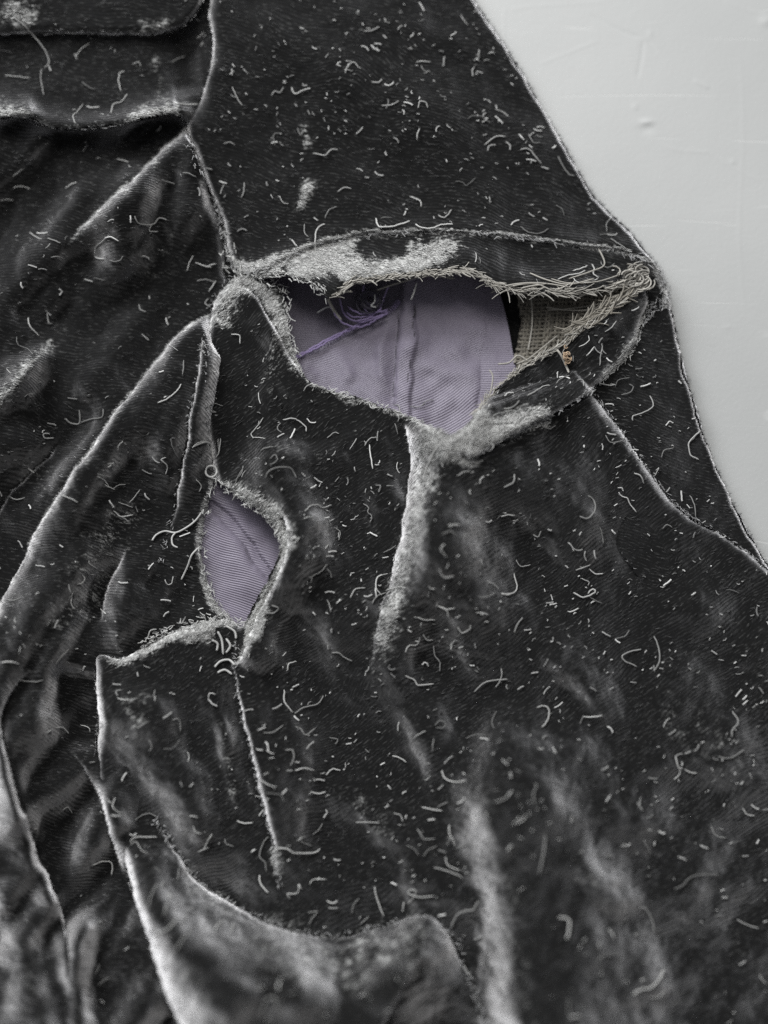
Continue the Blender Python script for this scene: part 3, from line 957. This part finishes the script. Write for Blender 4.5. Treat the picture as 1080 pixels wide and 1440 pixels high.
fringe('frayed_edge', [(318, 350), (328, 372), (345, 386), (365, 380)], 72, 5, 13, 1.0, LINT, .5, 1, 0.8, 12, sleeve, 3)
# fuzzy stitching along the band seam and the edges of the front
fringe('seam_fuzz', SEAM_BAND, 360, 3, 13, .6, GREYTH, .75, 1, 0.8, 4, sleeve, 2)
fringe('seam_fuzz', [(920, 374), (934, 395), (938, 420), (922, 434), (905, 448)], 108, 3, 11, .7, GREYTH, .5, 1, 0.8, 7, sleeve, 2)
fringe('seam_fuzz', RIGHT_EDGE[7:16], 189, 3, 10, .5, GREYTH, .6, 1, 0.8, 3, front, 2)
fringe('seam_fuzz', RIGHT_EDGE[1:8], 135, 3, 11, .7, LINT, .6, 1, 0.8, 4, front, 2)
fringe('seam_fuzz', FLAP_SEAM, 108, 3, 11, .6, GREYTH, .7, 1, 0.8, 4, front, 2)
fringe('seam_fuzz', F4, 117, 3, 9, .5, GREYTH, .3, 1, 0.4, 4, side, 2)
fringe('seam_fuzz', SEAM_LEFT, 135, 3, 9, .5, GREYTH, .3, 1, 0.4, 5, front, 2)
fringe('seam_fuzz', DART, 171, 3, 9, .5, GREYTH, .2, -1, 0.6, 4, front, 2)
fringe('seam_fuzz', SL, 260, 4, 11, .6, GREYTH, .2, -1, 0.5, 7, front, 3)
fringe('seam_fuzz', SEAM_UP, 135, 3, 10, .6, GREYTH, .5, 1, 0.8, 5, sleeve, 2)
fringe('seam_fuzz', [(840, 580), (868, 600), (885, 630), (905, 655)], 27, 3, 8, .5, GREYTH, .8, 1, 0.5, 2, front, 1)


def strand(name, pts, r, material, parent=garment, lift=1.5, z=None, wob=0.0, sides=5):
    S = Strands()
    C = thread(pts, r, lift, TOPV, z, 6, wob)
    S.add(C, np.concatenate([[r * .6], np.full(len(C) - 2, r), [r * .5]]) * UNIT, sides)
    return S.build(name, material, parent)


# long ecru yarns across the right end of the tear
for pts in ([(690, 412), (712, 402), (740, 398), (770, 399), (800, 404)],
            [(700, 410), (722, 402), (752, 399), (775, 408), (797, 416), (820, 414), (850, 402)],
            [(718, 414), (735, 405), (760, 400)],
            [(640, 392), (600, 388), (560, 398), (530, 408)],
            [(775, 392), (800, 398), (840, 396), (872, 386)],
            [(745, 384), (770, 394), (800, 400), (835, 392)],
            [(800, 392), (830, 382), (850, 372), (842, 350)],
            [(770, 436), (800, 434), (830, 430), (856, 424), (884, 408)],
            [(768, 432), (798, 436), (826, 436), (850, 428), (878, 414)],
            [(820, 414), (842, 412), (862, 400), (890, 390)],
            [(726, 512), (744, 504), (764, 488), (784, 472)],
            [(700, 512), (716, 510), (728, 500), (740, 506)],
            [(690, 552), (693, 530), (688, 520)]):
    strand('loose_yarn', pts, RNG.uniform(.8, 1.25), THREAD, lift=2.5, z=hgt(np.array([q[0] for q in pts]), np.array([q[1] for q in pts]), TOP).clip(24, 60) + 4)
strand('loose_yarn', [(744, 400), (748, 430), (748, 460), (743, 492)], 1.0, THREAD, z=[34, 28, 26, 24])
strand('loose_yarn', [(586, 398), (582, 412), (578, 422)], 1.2, LINT, z=[44, 40, 34])
# knot of frayed yarn at the right end
kn = Strands()
for k in range(46):
    cx, cy = 893 + RNG.normal(0, 9), 392 + RNG.normal(0, 8)
    a0 = RNG.uniform(0, 6.28); rr = RNG.uniform(5, 15); da = RNG.uniform(1.2, 4.0)
    t = np.linspace(a0, a0 + da, 8)
    kn.add(P(cx + np.cos(t) * rr, cy + np.sin(t) * rr * .7, 38 + RNG.uniform(0, 10) + np.sin(t * 2) * 2), RNG.uniform(.8, 1.5) * UNIT, 4)
o = kn.build('yarn_knot', THREAD, garment); o['kind'] = 'stuff'
# violet overlock thread and its loops in the tear
for off in (0.0, 3.2):
    strand('overlock_thread', [(408, 508 - off), (425, 500 - off), (450, 487 - off), (480, 471 - off), (510, 456 - off), (535, 444 - off), (545, 438 - off)], 1.3, PURPLETH, lining, z=[13, 13, 14, 14, 15, 15, 16], wob=.7)
ov = Strands()
dl = smooth_line(DIAG[1:7], 16)
for i in range(0, len(dl) - 2, 2):
    p = dl[i]
    ov.add(P(np.array([p[0] - 1, p[0] + 2, p[0] + 4]), np.array([p[1] - 4, p[1] - 2, p[1] + 1]), np.array([11, 14, 11])), .8 * UNIT, 4)
o = ov.build('overlock_stitches', PURPLETH, lining); o['kind'] = 'stuff'
for pts, z in (([(462, 424), (468, 436), (476, 448), (488, 457), (505, 460), (525, 452), (545, 440)], [30, 28, 24, 22, 21, 21, 22]),
               ([(478, 420), (482, 438), (495, 450), (515, 452), (540, 442)], [26, 22, 20, 20, 22]),
               ([(486, 440), (500, 446), (520, 444), (536, 434)], [22, 20, 20, 22]),
               ([(490, 432), (506, 441), (526, 440), (543, 436)], [24, 22, 20, 22]),
               ([(500, 452), (520, 447), (538, 444)], [22, 22, 22]),
               ([(512, 400), (510, 420), (514, 436), (522, 442)], [26, 20, 18, 20]),
               ([(546, 402), (540, 420), (532, 436), (520, 446)], [26, 22, 18, 20])):
    strand('violet_thread', pts, 1.25, PURPLETH, z=z, wob=.5)
strand('loose_thread', [(461, 420), (466, 430), (472, 440), (480, 450)], 2.2, THREAD, z=[38, 32, 26, 23])
strand('loose_thread', [(446, 440), (460, 432), (468, 434)], 1.0, GREYTH, z=[20, 22, 24])
# tangle of dark thread in the shadow under the lip
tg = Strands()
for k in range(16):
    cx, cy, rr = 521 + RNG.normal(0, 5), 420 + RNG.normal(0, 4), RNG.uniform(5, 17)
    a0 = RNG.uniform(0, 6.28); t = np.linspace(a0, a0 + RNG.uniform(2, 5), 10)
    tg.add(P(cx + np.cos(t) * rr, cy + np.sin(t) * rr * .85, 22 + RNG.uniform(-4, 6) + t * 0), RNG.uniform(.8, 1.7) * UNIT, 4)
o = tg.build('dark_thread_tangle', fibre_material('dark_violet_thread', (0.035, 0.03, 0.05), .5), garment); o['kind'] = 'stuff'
strand('loose_thread', [(527, 414), (527, 424), (522, 430), (529, 432)], 1.2, GREYTH, z=[31, 32, 32, 31])
# stitches down the lining seam
for pts in ([(583, 430), (584, 440), (581, 446)], [(581, 452), (580, 462)], [(583, 466), (582, 480)], [(580, 484), (577, 500)], [(577, 505), (576, 518)], [(574, 524), (573, 538)]):
    strand('stitch', pts, 1.0, DARKTH, lining, z=[14] * len(pts))
for pts in ([(560, 440), (561, 456)], [(560, 462), (558, 480)], [(557, 486), (556, 504)], [(556, 510), (554, 530)], [(554, 536), (552, 556)]):
    strand('stitch', pts, .9, DARKTH, lining, z=[12] * len(pts))
# loop at the top of the small hole and threads around it
t = np.linspace(0, 6.6, 22)
S = Strands(); S.add(P(297 + 8 * np.cos(t), 663 + 8 * np.sin(t), 34 + np.sin(t * 3)), 1.5 * UNIT, 6); S.build('thread_loop', LINT, garment)
strand('loose_thread', [(284, 720), (275, 732), (262, 742), (247, 749), (232, 747), (220, 752), (214, 760)], 1.3, LINT, side)
strand('loose_thread', [(247, 749), (242, 756), (243, 766), (250, 770)], 1.3, LINT, side)
strand('loose_thread', [(282, 768), (270, 780), (264, 796), (255, 815)], 1.3, LINT, side)
strand('loose_thread', [(300, 645), (296, 625), (287, 622), (272, 628)], 1.2, LINT, side)
for pts in ([(306, 888), (312, 900), (314, 920)], [(318, 898), (324, 908), (318, 918)], [(298, 900), (306, 905), (305, 915)], [(330, 935), (322, 928), (310, 930), (302, 938)], [(326, 948), (316, 942), (306, 946)], [(318, 880), (330, 888), (332, 898)]):
    strand('loose_thread', pts, 1.5, LINT, front)
# tan fluff caught by the flap
tf = Strands()
for k in range(16):
    cx, cy = 798 + RNG.normal(0, 2.6), 506 + RNG.normal(0, 5)
    t = np.linspace(0, RNG.uniform(2, 5), 6) + RNG.uniform(0, 6)
    rr = RNG.uniform(2, 4)
    h = hgt(np.array([cx]), np.array([cy]), TOPV)[0]
    tf.add(P(cx + np.cos(t) * rr, cy + np.sin(t) * rr, h + 2 + RNG.uniform(0, 3) + t * 0), .8 * UNIT, 4)
o = tf.build('tan_fluff', ORANGE, front); o['kind'] = 'stuff'
strand('loose_thread', [(778, 486), (788, 498), (795, 512), (800, 524)], 1.6, THREAD, front)

# ------------------------------------------------------------------ lint: each fibre a thing of its own
LT = []


def tr(ox, oy, sc, text):
    for item in text.split('|'):
        p = [tuple(float(c) for c in q.split(',')) for q in item.split()]
        if len(p) >= 2:
            LT.append([(ox + a / sc, oy + b / sc) for a, b in p])


tr(0, 0, 3, "60,75 100,105 140,150 180,195 205,245 205,270 188,285|175,290 172,335 180,375 185,400|375,182 345,205 320,235 325,250|20,318 70,322 125,330|350,440 325,470 308,490 318,520|365,447 390,455 420,450|538,395 510,430 480,440 468,478|525,300 505,310 500,345 512,385|560,270 585,262 595,280|780,238 745,250 725,265|735,435 790,440 835,440|980,368 1000,410 1022,445|978,290 980,318|1025,292 1045,312|345,345 375,368 400,375|55,745 80,725 100,708|55,792 90,785 125,797|0,845 35,842 55,845|275,795 300,778 325,768|495,672 515,675 540,684|350,640 360,622 372,612|660,552 672,545 678,530|770,728 800,732 828,748|680,760 710,768 738,775|1030,770 1030,805 1018,832|835,790 842,825|550,910 552,940|570,910 580,940 610,948 650,945 672,920 705,928|655,940 640,950 630,975 668,976|125,980 150,998 175,1008|155,982 200,980|200,1005 230,1015 255,1025|455,935 480,928|460,990 430,1020 405,1040 400,1075|440,1005 470,1000 500,1018|945,605 970,600 990,612|925,765 955,775|870,712 895,716")
tr(360, 0, 3, "455,130 490,128 520,112|485,190 500,205 520,215|500,185 528,188|535,150 550,160|375,308 385,280 412,262 428,278 442,290|490,345 515,348 530,335|65,403 80,385 100,390 115,368|150,370 165,395 195,382 230,372|530,445 570,442 600,425|625,432 645,435 660,445|685,455 690,430 715,430 725,455|675,262 735,262|695,275 712,300 735,302|795,240 790,280|772,215 790,220|895,500 915,488 950,490 970,508 990,515|1010,460 1040,472 1065,490|920,285 915,320|930,302 955,308|80,612 75,570 108,560|65,605 90,600|240,645 290,655 315,632 345,632|175,540 190,570 200,548|345,808 375,790 400,795|840,765 870,768 885,782 905,770 925,750|650,830 690,845 698,872|770,908 795,918 825,885|505,920 520,955 570,955 610,945 648,932|525,920 575,920|672,945 700,960 745,962 780,948 830,945|340,872 310,885 290,920|290,945 262,960 250,1000 252,1060|250,1000 265,975 295,968|205,945 205,980 220,1000|100,825 115,855 138,858|45,765 48,785|690,10 710,45|865,62 895,105|940,210 940,245|985,830 985,850|690,540 680,590|150,1010 172,1038|930,245 940,258")
tr(580, 0, 3, "305,610 330,590 355,575 392,575|318,635 325,615 350,612|395,600 412,612 412,630|455,630 490,628 515,655 545,690|480,672 520,680|545,705 575,712|450,565 470,590|490,565 510,600 540,602|615,660 635,700 660,735 685,742|590,625 605,615|355,455 380,470 405,492|605,865 630,880 642,910|845,912 820,940 820,978|790,990 830,985 865,992|835,1005 870,1028 905,1050|490,898 515,915|550,918 570,930|415,950 430,935 450,928|210,60 240,105|280,215 285,232|510,545 545,552|455,955 490,980 535,985 575,965")
tr(0, 360, 3, "120,260 125,295 165,335|70,340 78,375 115,390 140,415|200,240 205,280 218,285|250,140 262,150 250,165|90,110 98,135|118,38 155,48|215,5 270,12|400,2 440,12|460,18 500,22 520,0|600,0 630,15|815,0 800,25 790,60|825,28 860,40 890,48|355,98 390,108|395,92 445,102|830,105 865,98 900,108|910,105 880,150|880,180 865,200 888,215|585,205 595,228 615,235|700,260 710,290|285,600 325,605|275,685 300,705 335,705 335,650|335,705 385,688 430,680 435,645|210,750 185,750 190,768 225,768|200,705 235,715|520,780 500,800 498,825|665,618 700,605 745,570 765,540|775,440 770,500|940,632 900,622 885,640 910,660|255,1008 290,1020 328,1038|40,1015 105,1018|118,895 145,915|810,810 840,785 875,785 880,820|930,770 925,820 912,850|700,920 705,885 680,860 700,850|720,770 730,810 745,840|410,930 440,945 460,975|440,965 485,985|825,940 850,970 840,995|1028,888 1000,940 985,980|545,1040 565,1020 590,985|480,980 530,965|410,920 470,930|455,890 470,880|600,900 640,920|610,1000 630,1028|500,1040 560,1060|975,330 1010,335 1012,370|690,485 670,490|700,370 750,400")
tr(290, 500, 3, "410,148 430,125 465,122 475,135|10,215 40,200 75,215|10,215 20,235 40,240|240,262 215,300 190,330 200,348|325,272 360,265 390,275 420,300 422,320|425,265 440,282 462,282|375,310 355,350|510,348 540,325 560,330|605,395 625,365 635,350|725,318 722,360|670,380 690,350 720,345|688,375 695,425 703,478|685,195 695,220 720,220|790,208 815,215 810,280|795,285 808,330|860,215 905,215 930,190 958,188|998,358 965,400 940,450 922,500|230,402 250,390 285,385|270,435 290,418 300,440 270,462|250,515 275,480 350,472 380,515|410,502 415,510|455,515 490,535|440,560 465,545|595,515 592,548|130,540 112,558|155,465 130,520|415,658 440,635 475,630 490,642 528,630|410,688 440,680 452,695|662,625 685,640 682,660 700,680 690,705|540,725 565,745 558,780|575,715 590,720|690,745 720,762|715,548 735,550 728,575|760,550 790,552|510,880 480,915 450,930 442,960|510,900 528,935|610,1020 630,985 670,980|665,1015 700,1008|740,925 720,940 718,985 740,1010|700,1045 720,1015 760,1000|345,810 348,850|360,775 380,770|515,830 550,825|1020,715 1070,712|995,755 1030,740 1055,765|1005,795 990,820 1015,850|985,900 1000,935 1045,930|975,1055 1010,1070 1050,1065|50,350 52,400|195,345 250,350|560,170 600,180|300,345 330,330|630,490 625,470|765,500 785,510|750,830 800,800")
tr(640, 540, 3, "305,48 340,30 370,10 400,5|210,50 225,38 245,38|205,105 245,98 270,70|355,165 375,182 400,188 425,175|130,30 135,80|205,435 245,415 250,380|820,50 838,90 800,118 752,135 750,155|735,0 752,15 735,38 700,45|890,175 905,158 920,165|900,160 920,155|870,310 882,280 922,270|1045,190 1010,220 985,255 995,300 1028,318|1000,148 1015,145|690,455 705,475 725,480 740,510 765,540|560,470 585,490 590,530 560,568 525,558|195,558 225,552 252,555|265,570 245,592|130,580 155,575|330,635 350,645 362,620|390,612 408,618|610,605 622,640 625,672|660,615 675,632|875,610 895,592 915,605|258,740 275,768 318,762|465,765 475,775|510,785 540,775 570,762|565,780 590,800 625,800|135,832 165,845 185,868|100,900 140,895 170,880|195,885 225,888 260,865 248,800|530,820 565,835 560,850|500,880 540,900 590,880 580,865 560,885|570,900 620,925|880,850 912,825|1000,890 1015,880|385,925 415,920|110,740 115,765|10,1025 30,1050 60,1035 65,1020|285,985 265,1010 250,1050|680,1075 715,1065 735,1038|620,1045 655,1065|475,960 520,945|990,470 1010,510 1015,560|955,450 957,495|755,375 785,390 795,420|635,215 655,245 700,240 715,225|845,365 860,355 840,390|640,205 680,215|420,945 430,935|545,258 545,268|905,435 890,455")
tr(0, 700, 3, "480,55 510,78 560,72|510,80 540,100|25,430 60,432 90,420|335,300 365,310 378,325|345,320 358,340 345,360 325,365|290,370 298,400|310,395 300,420|375,265 380,280 410,300|680,432 720,436|695,345 705,365 725,360 730,330|690,500 712,480|625,585 635,560 660,555|235,700 260,670 290,640|5,695 45,692 80,700|150,285 190,290|200,540 215,515|230,550 245,515|340,960 375,970 380,990|200,990 215,980|235,970 265,970 290,995|495,835 490,815 510,812|495,845 545,852|655,810 650,840|880,850 885,825 910,830|880,850 915,880|725,938 755,935 762,985|630,1020 640,1050 630,1070|690,1060 730,1055 760,1020|580,735 585,752|475,785 510,790|350,730 360,710|425,470 445,490|765,545 800,548|500,355 540,358|460,10 480,40|75,180 95,210|180,770 75,765|120,30 130,45")
tr(360, 800, 3, "235,55 245,30 290,5|300,5 315,30|40,185 75,185 95,165 65,155|400,120 415,95 460,80|440,110 490,105|505,60 520,30 555,20|505,80 510,120|495,145 510,115 550,100|550,90 600,75 630,80|775,5 790,38 830,30|975,50 1020,75 1018,95|945,120 1000,100|1035,105 1075,105|765,155 805,175 810,205|800,172 835,168|680,205 715,215 755,215|850,245 860,268 890,268 905,245|640,255 655,265|705,275 720,300 745,300|630,350 645,325 680,320 690,290|750,325 755,365 778,395|778,395 775,430|700,405 715,395 728,410|630,450 670,470 685,490 748,485|318,355 350,355 375,375 405,388|375,375 370,360|130,430 140,400 170,390|240,180 250,195|305,320 305,340|320,250 320,270|300,130 315,180|155,500 180,488|70,590 110,570|120,510 120,560 155,605|165,610 200,585 260,570 285,535|180,640 160,620|10,680 40,670|30,690 70,690 115,660|165,665 190,675 210,700 250,672|215,760 225,745 245,730|310,712 345,720 335,740|380,740 405,735|125,765 155,765 160,800 145,830|130,850 155,850|165,850 205,840 245,850|295,870 320,845 355,850|250,890 290,895|40,730 50,770|0,760 30,765|45,765 75,780|20,890 60,915 85,920|40,945 105,955 115,980|110,950 130,930|230,940 265,948 292,940|295,1015 300,1030 285,1050|755,660 775,640 800,650 790,670 760,670|750,715 745,770|665,715 690,695 715,685|605,645 600,685|575,790 600,795 635,815|920,518 965,480 1010,470 1060,465|1035,420 1035,460 1010,500|1015,600 995,640 1005,675|885,715 925,700 970,700|945,715 980,722|785,850 795,880 835,900 885,892|770,930 790,910|700,1005 745,1015 785,1020|765,1010 810,985|580,1030 610,1040 620,1065|630,1055 635,1040|1005,985 1060,965|555,915 570,930|850,990 885,965|725,1060 755,1058")
tr(720, 800, 3, "105,585 135,578 158,595 150,640 125,668|300,622 380,618|545,340 500,348 465,368 480,390 525,410|600,285 618,330 622,390 600,430|440,295 475,290 495,258|380,268 415,290|640,72 670,45|905,88 960,102|840,345 865,362|930,600 955,645 930,680 928,710|870,792 920,798 980,762|690,790 700,830 710,860 685,890|690,790 720,780|730,845 780,862|730,780 755,770|770,770 790,740|640,670 665,630|660,700 690,678|945,540 970,508|975,550 990,535|1040,500 1060,525|575,882 615,885|530,985 550,1020|380,850 405,832|95,905 105,915 90,950 98,1000|60,1040 20,1075|975,1010 990,1035 1025,1042|1010,995 1040,1015|130,720 145,705|25,510 50,495|400,665 425,690|500,475 525,480|1000,860 1010,885|965,910 975,895|760,105 775,100|5,275 25,235 40,210|235,280 245,288|330,500 355,515")
tr(0, 1080, 3, "485,125 475,160 490,180 515,190|470,200 510,200|570,218 600,200 630,192 660,205|550,310 565,295 600,290 660,292|545,278 575,278|550,325 570,310 585,325 600,350 625,358|390,412 430,395 470,400 472,450|265,180 285,165 305,190|625,585 640,530 665,490|650,420 680,440|690,480 680,500|750,470 755,425|650,700 700,685 750,635|765,660 790,610 820,580|745,770 770,720 810,680|690,620 705,570|905,690 920,660 945,645|975,690 985,655|415,915 460,885|400,870 420,830|950,300 955,320 985,330|1000,222 1020,232 1065,232|815,245 825,270 850,278|860,345 875,310 895,280|835,355 880,335|1060,355 1078,345|515,55 535,20|600,545 620,600|760,60 770,80|800,80 815,65|705,535 730,545")
tr(360, 1080, 3, "55,290 35,310 15,370 40,400 42,435|15,450 20,490 50,525|80,340 130,340 160,358 240,358 270,340|175,310 205,290 190,310 235,328|240,280 265,260 280,235|285,175 300,190 285,215|420,230 450,228 520,232|225,490 245,470 295,470|130,530 175,525 180,490|190,510 180,490|130,530 145,550|222,660 240,630 258,605 220,612|405,615 410,580 435,550|415,580 425,575|500,500 510,550 540,625|485,572 520,555 540,535|440,660 475,625|640,570 665,545 675,520 650,515 645,530 690,545 750,540|620,605 625,565|680,255 695,280 710,300 755,300|635,328 665,340 688,368|705,372 730,345 762,330|725,222 755,218|770,345 800,358|800,375 810,410 858,432|750,420 800,432 850,450 870,465|815,240 815,275 830,300 840,330|820,300 845,270|845,340 890,325|825,668 845,625 875,605 915,598 940,560|920,725 955,712|875,830 905,880|570,485 595,495|770,625 800,618|305,590 345,590|330,385 355,388|20,1060 40,985 75,970 90,1020|0,930 35,925|300,560 345,562")
tr(720, 1080, 3, "140,285 135,350 115,445|560,310 585,362|540,590 565,595 590,640 600,690|195,630 240,640 240,685 232,720|365,825 380,795 430,785 440,800|240,970 240,1020 245,1050|245,1055 285,1050|510,955 545,935 590,925 625,885 640,850|580,970 620,965 645,940|685,510 720,495 765,455 870,450|840,245 860,285 905,295|700,375 735,390|950,640 1000,665 1040,675|1045,870 1075,910|530,150 550,185|620,268 645,275|405,680 430,715|395,370 420,372|0,240 35,205|520,705 530,700|905,540 910,550|795,325 825,340|960,830 985,815")
# around the right end of the tear and on its bands
tr(780, 320, 4.8, "390,70 440,105 490,130 495,165|350,45 400,52 422,38|310,230 330,262 370,268 405,240|250,245 268,280 262,310 298,340|20,350 80,325 160,310 205,290|120,340 170,375 240,360 295,345|120,290 180,275 220,255|230,730 228,770 165,805|325,745 300,780|318,780 325,830 350,855|305,930 310,860 320,820|265,805 215,865|415,630 340,705|410,665 375,695|570,535 520,560|350,880 385,905|300,1050 370,1065 410,1060|410,1075 430,1030 510,1012|525,1040 530,1080 500,1110 450,1130|545,955 590,950|560,925 590,940 595,1000|640,1140 650,1180 668,1200 640,1235 590,1240 525,1275 530,1310|740,1330 770,1305 800,1310|755,1335 790,1325|920,1440 960,1400 1000,1360|835,1035 855,1055|150,1030 190,1030 195,1070|340,1195 380,1190 400,1200|100,1000 50,1015 10,1050|685,890 672,900")
tr(560, 540, 3.6, "135,465 150,400 180,350 220,290|300,465 330,445 365,440|535,520 590,495 570,450|710,200 760,225 800,210|540,70 560,48 585,42|660,55 700,30 770,5|440,30 450,90|575,120 615,85|470,180 500,150 590,130|450,220 500,200 560,195|705,380 715,415")


def simplify_ok(p):
    a = np.array(p)
    return 0 < a[:, 0].mean() < 1085 and 0 < a[:, 1].mean() < 1445


LT = [p for p in LT if simplify_ok(p)]
# drop doubles traced from two overlapping views
keep = []
for p in LT:
    c = np.mean(np.array(p), 0)
    if all(np.hypot(*(c - np.mean(np.array(q), 0))) > 5.0 for q in keep):
        keep.append(p)
LT = keep


def length(p):
    return float(np.hypot(*np.diff(np.array(p), axis=0).T).sum())


LT.sort(key=length, reverse=True)
IND, REST = LT[:300], LT[300:]


def blur_zone(x, y):
    return 1.0


def lint_line(p):
    q = smooth_line(p, 4 if len(p) > 2 else 1)
    if len(p) == 2:
        a, b = np.array(p[0]), np.array(p[1])
        n = np.array([-(b - a)[1], (b - a)[0]])
        s = np.linspace(0, 1, 5)[:, None]
        q = a + (b - a) * s + n * (s - s * s) * 4 * RNG.normal(0, .07)
    q = q + RNG.normal(0, .25, q.shape)
    h = hgt(q[:, 0], q[:, 1], TOP)
    k = np.ones(3) / 3
    h = np.maximum(h, np.convolve(np.pad(h, 1, 'edge'), k, 'valid'))
    # a stiff fibre bridges small steps instead of dropping into them
    h = np.maximum(h, np.linspace(h[0], h[-1], len(h)) - 6) + 1.4
    arch = RNG.uniform(0, 2.0) * np.sin(np.linspace(0, math.pi, len(h)))
    return P(q[:, 0], q[:, 1], h + arch)


def shape_word(p):
    a = np.array(p)
    L = length(p); ch = np.hypot(*(a[-1] - a[0]))
    d = np.diff(smooth_line(p, 4), axis=0)
    ang = np.unwrap(np.arctan2(d[:, 1], d[:, 0]))
    net = abs(ang[-1] - ang[0]); tot = np.abs(np.diff(ang)).sum()
    e = a[-1] - a[0]
    o = math.degrees(math.atan2(-e[1], e[0])) % 180
    way = 'level' if o < 22 or o > 158 else 'upright' if 68 < o < 112 else 'rising' if o < 90 else 'falling'
    size = 'long' if L > 26 else 'short' if L > 14 else 'tiny'
    if net > 3.6:
        sh = 'looped'
    elif ch < L * .72:
        sh = 'hooked'
    elif tot > 2.2 and net < 1.2:
        sh = 'wavy'
    elif tot > .75:
        sh = 'bent'
    else:
        sh = 'straight'
    return f'{size} {way} {sh}'


def place_phrase(x, y):
    if y < 50 and x < 285:
        return 'on the turned flap in the top left corner'
    if y < 172 and x < 262:
        return 'on the band below the turned flap'
    if x > 830 and y > 520 and x > 830 + (y - 545) * .95:
        return 'on the sleeve strip beside the bare table'
    if y < 335 and x > 300:
        if x < 480:
            return 'on the sleeve near its left seam'
        if x < 640:
            return 'on the middle of the sleeve above the tear'
        return 'on the sleeve towards its right edge'
    if y < 430 and x > 340:
        return 'on the worn band over the large tear'
    if x > 660 and y < 600:
        return 'on the flap right of the large tear'
    if x < 300 and y < 380:
        return 'between the upper left folds'
    if x < 300 and y < 620:
        return 'on the folds left of the large tear'
    if x < 300 and y < 900:
        return 'on the folds left of the small hole'
    if x < 135:
        return 'in the hollow by the lower left edge'
    if x < 340 and y < 1150:
        return 'on the pouch below the small hole'
    if x < 340:
        return 'on the lower left fold'
    if y < 660 and x < 560:
        return 'between the large tear and the small hole'
    if y < 900 and x < 520:
        return 'right of the small hole'
    if y < 820 and x < 660:
        return 'by the pale streak under the tear'
    if y < 820:
        return 'on the front right of the pale streak'
    if y < 1060 and x < 560:
        return 'below the pale streak'
    if y < 1060 and x < 760:
        return 'in the middle of the front panel'
    if y < 1060:
        return 'on the right of the front panel'
    if x < 620 and y < 1300:
        return 'above the big grey bottom fold'
    if x < 760:
        return 'by the grey lower fold'
    return 'in the lower right corner area'


ORD = ['leftmost', 'second leftmost', 'third leftmost', 'fourth leftmost', 'fifth leftmost', 'sixth leftmost', 'seventh leftmost', 'eighth leftmost']
desc = {}
for i, p in enumerate(IND):
    c = np.mean(np.array(p), 0)
    desc.setdefault((shape_word(p), place_phrase(*c)), []).append((c[0], i))
label = {}
for (sw, pl), lst in desc.items():
    lst.sort()
    for k, (_, i) in enumerate(lst):
        tail = f', {ORD[k]}' if len(lst) > 1 and k < len(ORD) else ''
        label[i] = f'{sw} lint fibre {pl}{tail}'
for i, p in enumerate(IND):
    C = lint_line(p)
    r = UNIT * (RNG.uniform(.5, .95) if length(p) < 40 else RNG.uniform(.8, 1.1))
    org = C.mean(0)
    V, F = tube_arrays(C - org, np.concatenate([[r * .6], np.full(len(C) - 2, r), [r * .5]]), 5, .7)
    o = link('lint_fibre', mesh('lint_fibre', V, F), LINT_ONE)
    o.location = org
    o['label'] = label[i]
    o['category'] = 'lint'
    o['group'] = 'pale lint fibres clinging to the velvet'

# the countless smaller bits
S = Strands()
for p in REST:
    S.add(lint_line(p), UNIT * RNG.uniform(.8, 1.2), 4, .7)
dens = np.where(TOPV > 0, 0.35 + np.clip(n_mid, -.6, 2) * .5 + .5 * (n_big > 0), 0)
dens[(XX > 380) & (YY < 320)] *= 1.9
dens[(XX > 420) & (YY > 620) & (YY < 1000)] *= 1.5
dens[XX < 300] *= .6
dens[(XX < 260) & (YY < 330)] *= .5
dens[(XX < 130) & (YY > 930)] *= .3
dens[(YY > 1250)] *= .45
dens[(XX < 0) | (XX > 1080) | (YY < 0) | (YY > 1440)] = 0
dens = np.clip(dens, 0, None)
cum = np.cumsum(dens.ravel() / dens.sum())
for k in range(1400):
    c = min(np.searchsorted(cum, RNG.random()), cum.size - 1)
    x, y = XX.ravel()[c], YY.ravel()[c]
    big = RNG.random() < .05
    L = RNG.uniform(7, 16) if big else RNG.gamma(2.0, 1.3) + 1.5
    a = TOPA.ravel()[c] + RNG.normal(0, .7 if not big else 1.5)
    m = 6 if big else 3
    s = np.linspace(-.5, .5, m)
    bend = RNG.normal(0, .25) * L
    px = x + np.cos(a) * s * L - np.sin(a) * bend * (s * s * 2)
    py = y + np.sin(a) * s * L + np.cos(a) * bend * (s * s * 2)
    h = hgt(px, py, TOPV); h = np.where(np.abs(h - h.max()) > 8, h.max(), h) + .9
    S.add(P(px, py, h + RNG.uniform(0, 1)), UNIT * (RNG.uniform(.6, 1.0) if big else RNG.uniform(.35, .85)), 4, .7)
o = S.build('lint_specks', fibre_material('lint_speck', (0.34, 0.34, 0.33), .7))
o['kind'] = 'stuff'
o['label'] = 'countless tiny pale lint specks scattered over the black velvet'
o['category'] = 'lint'
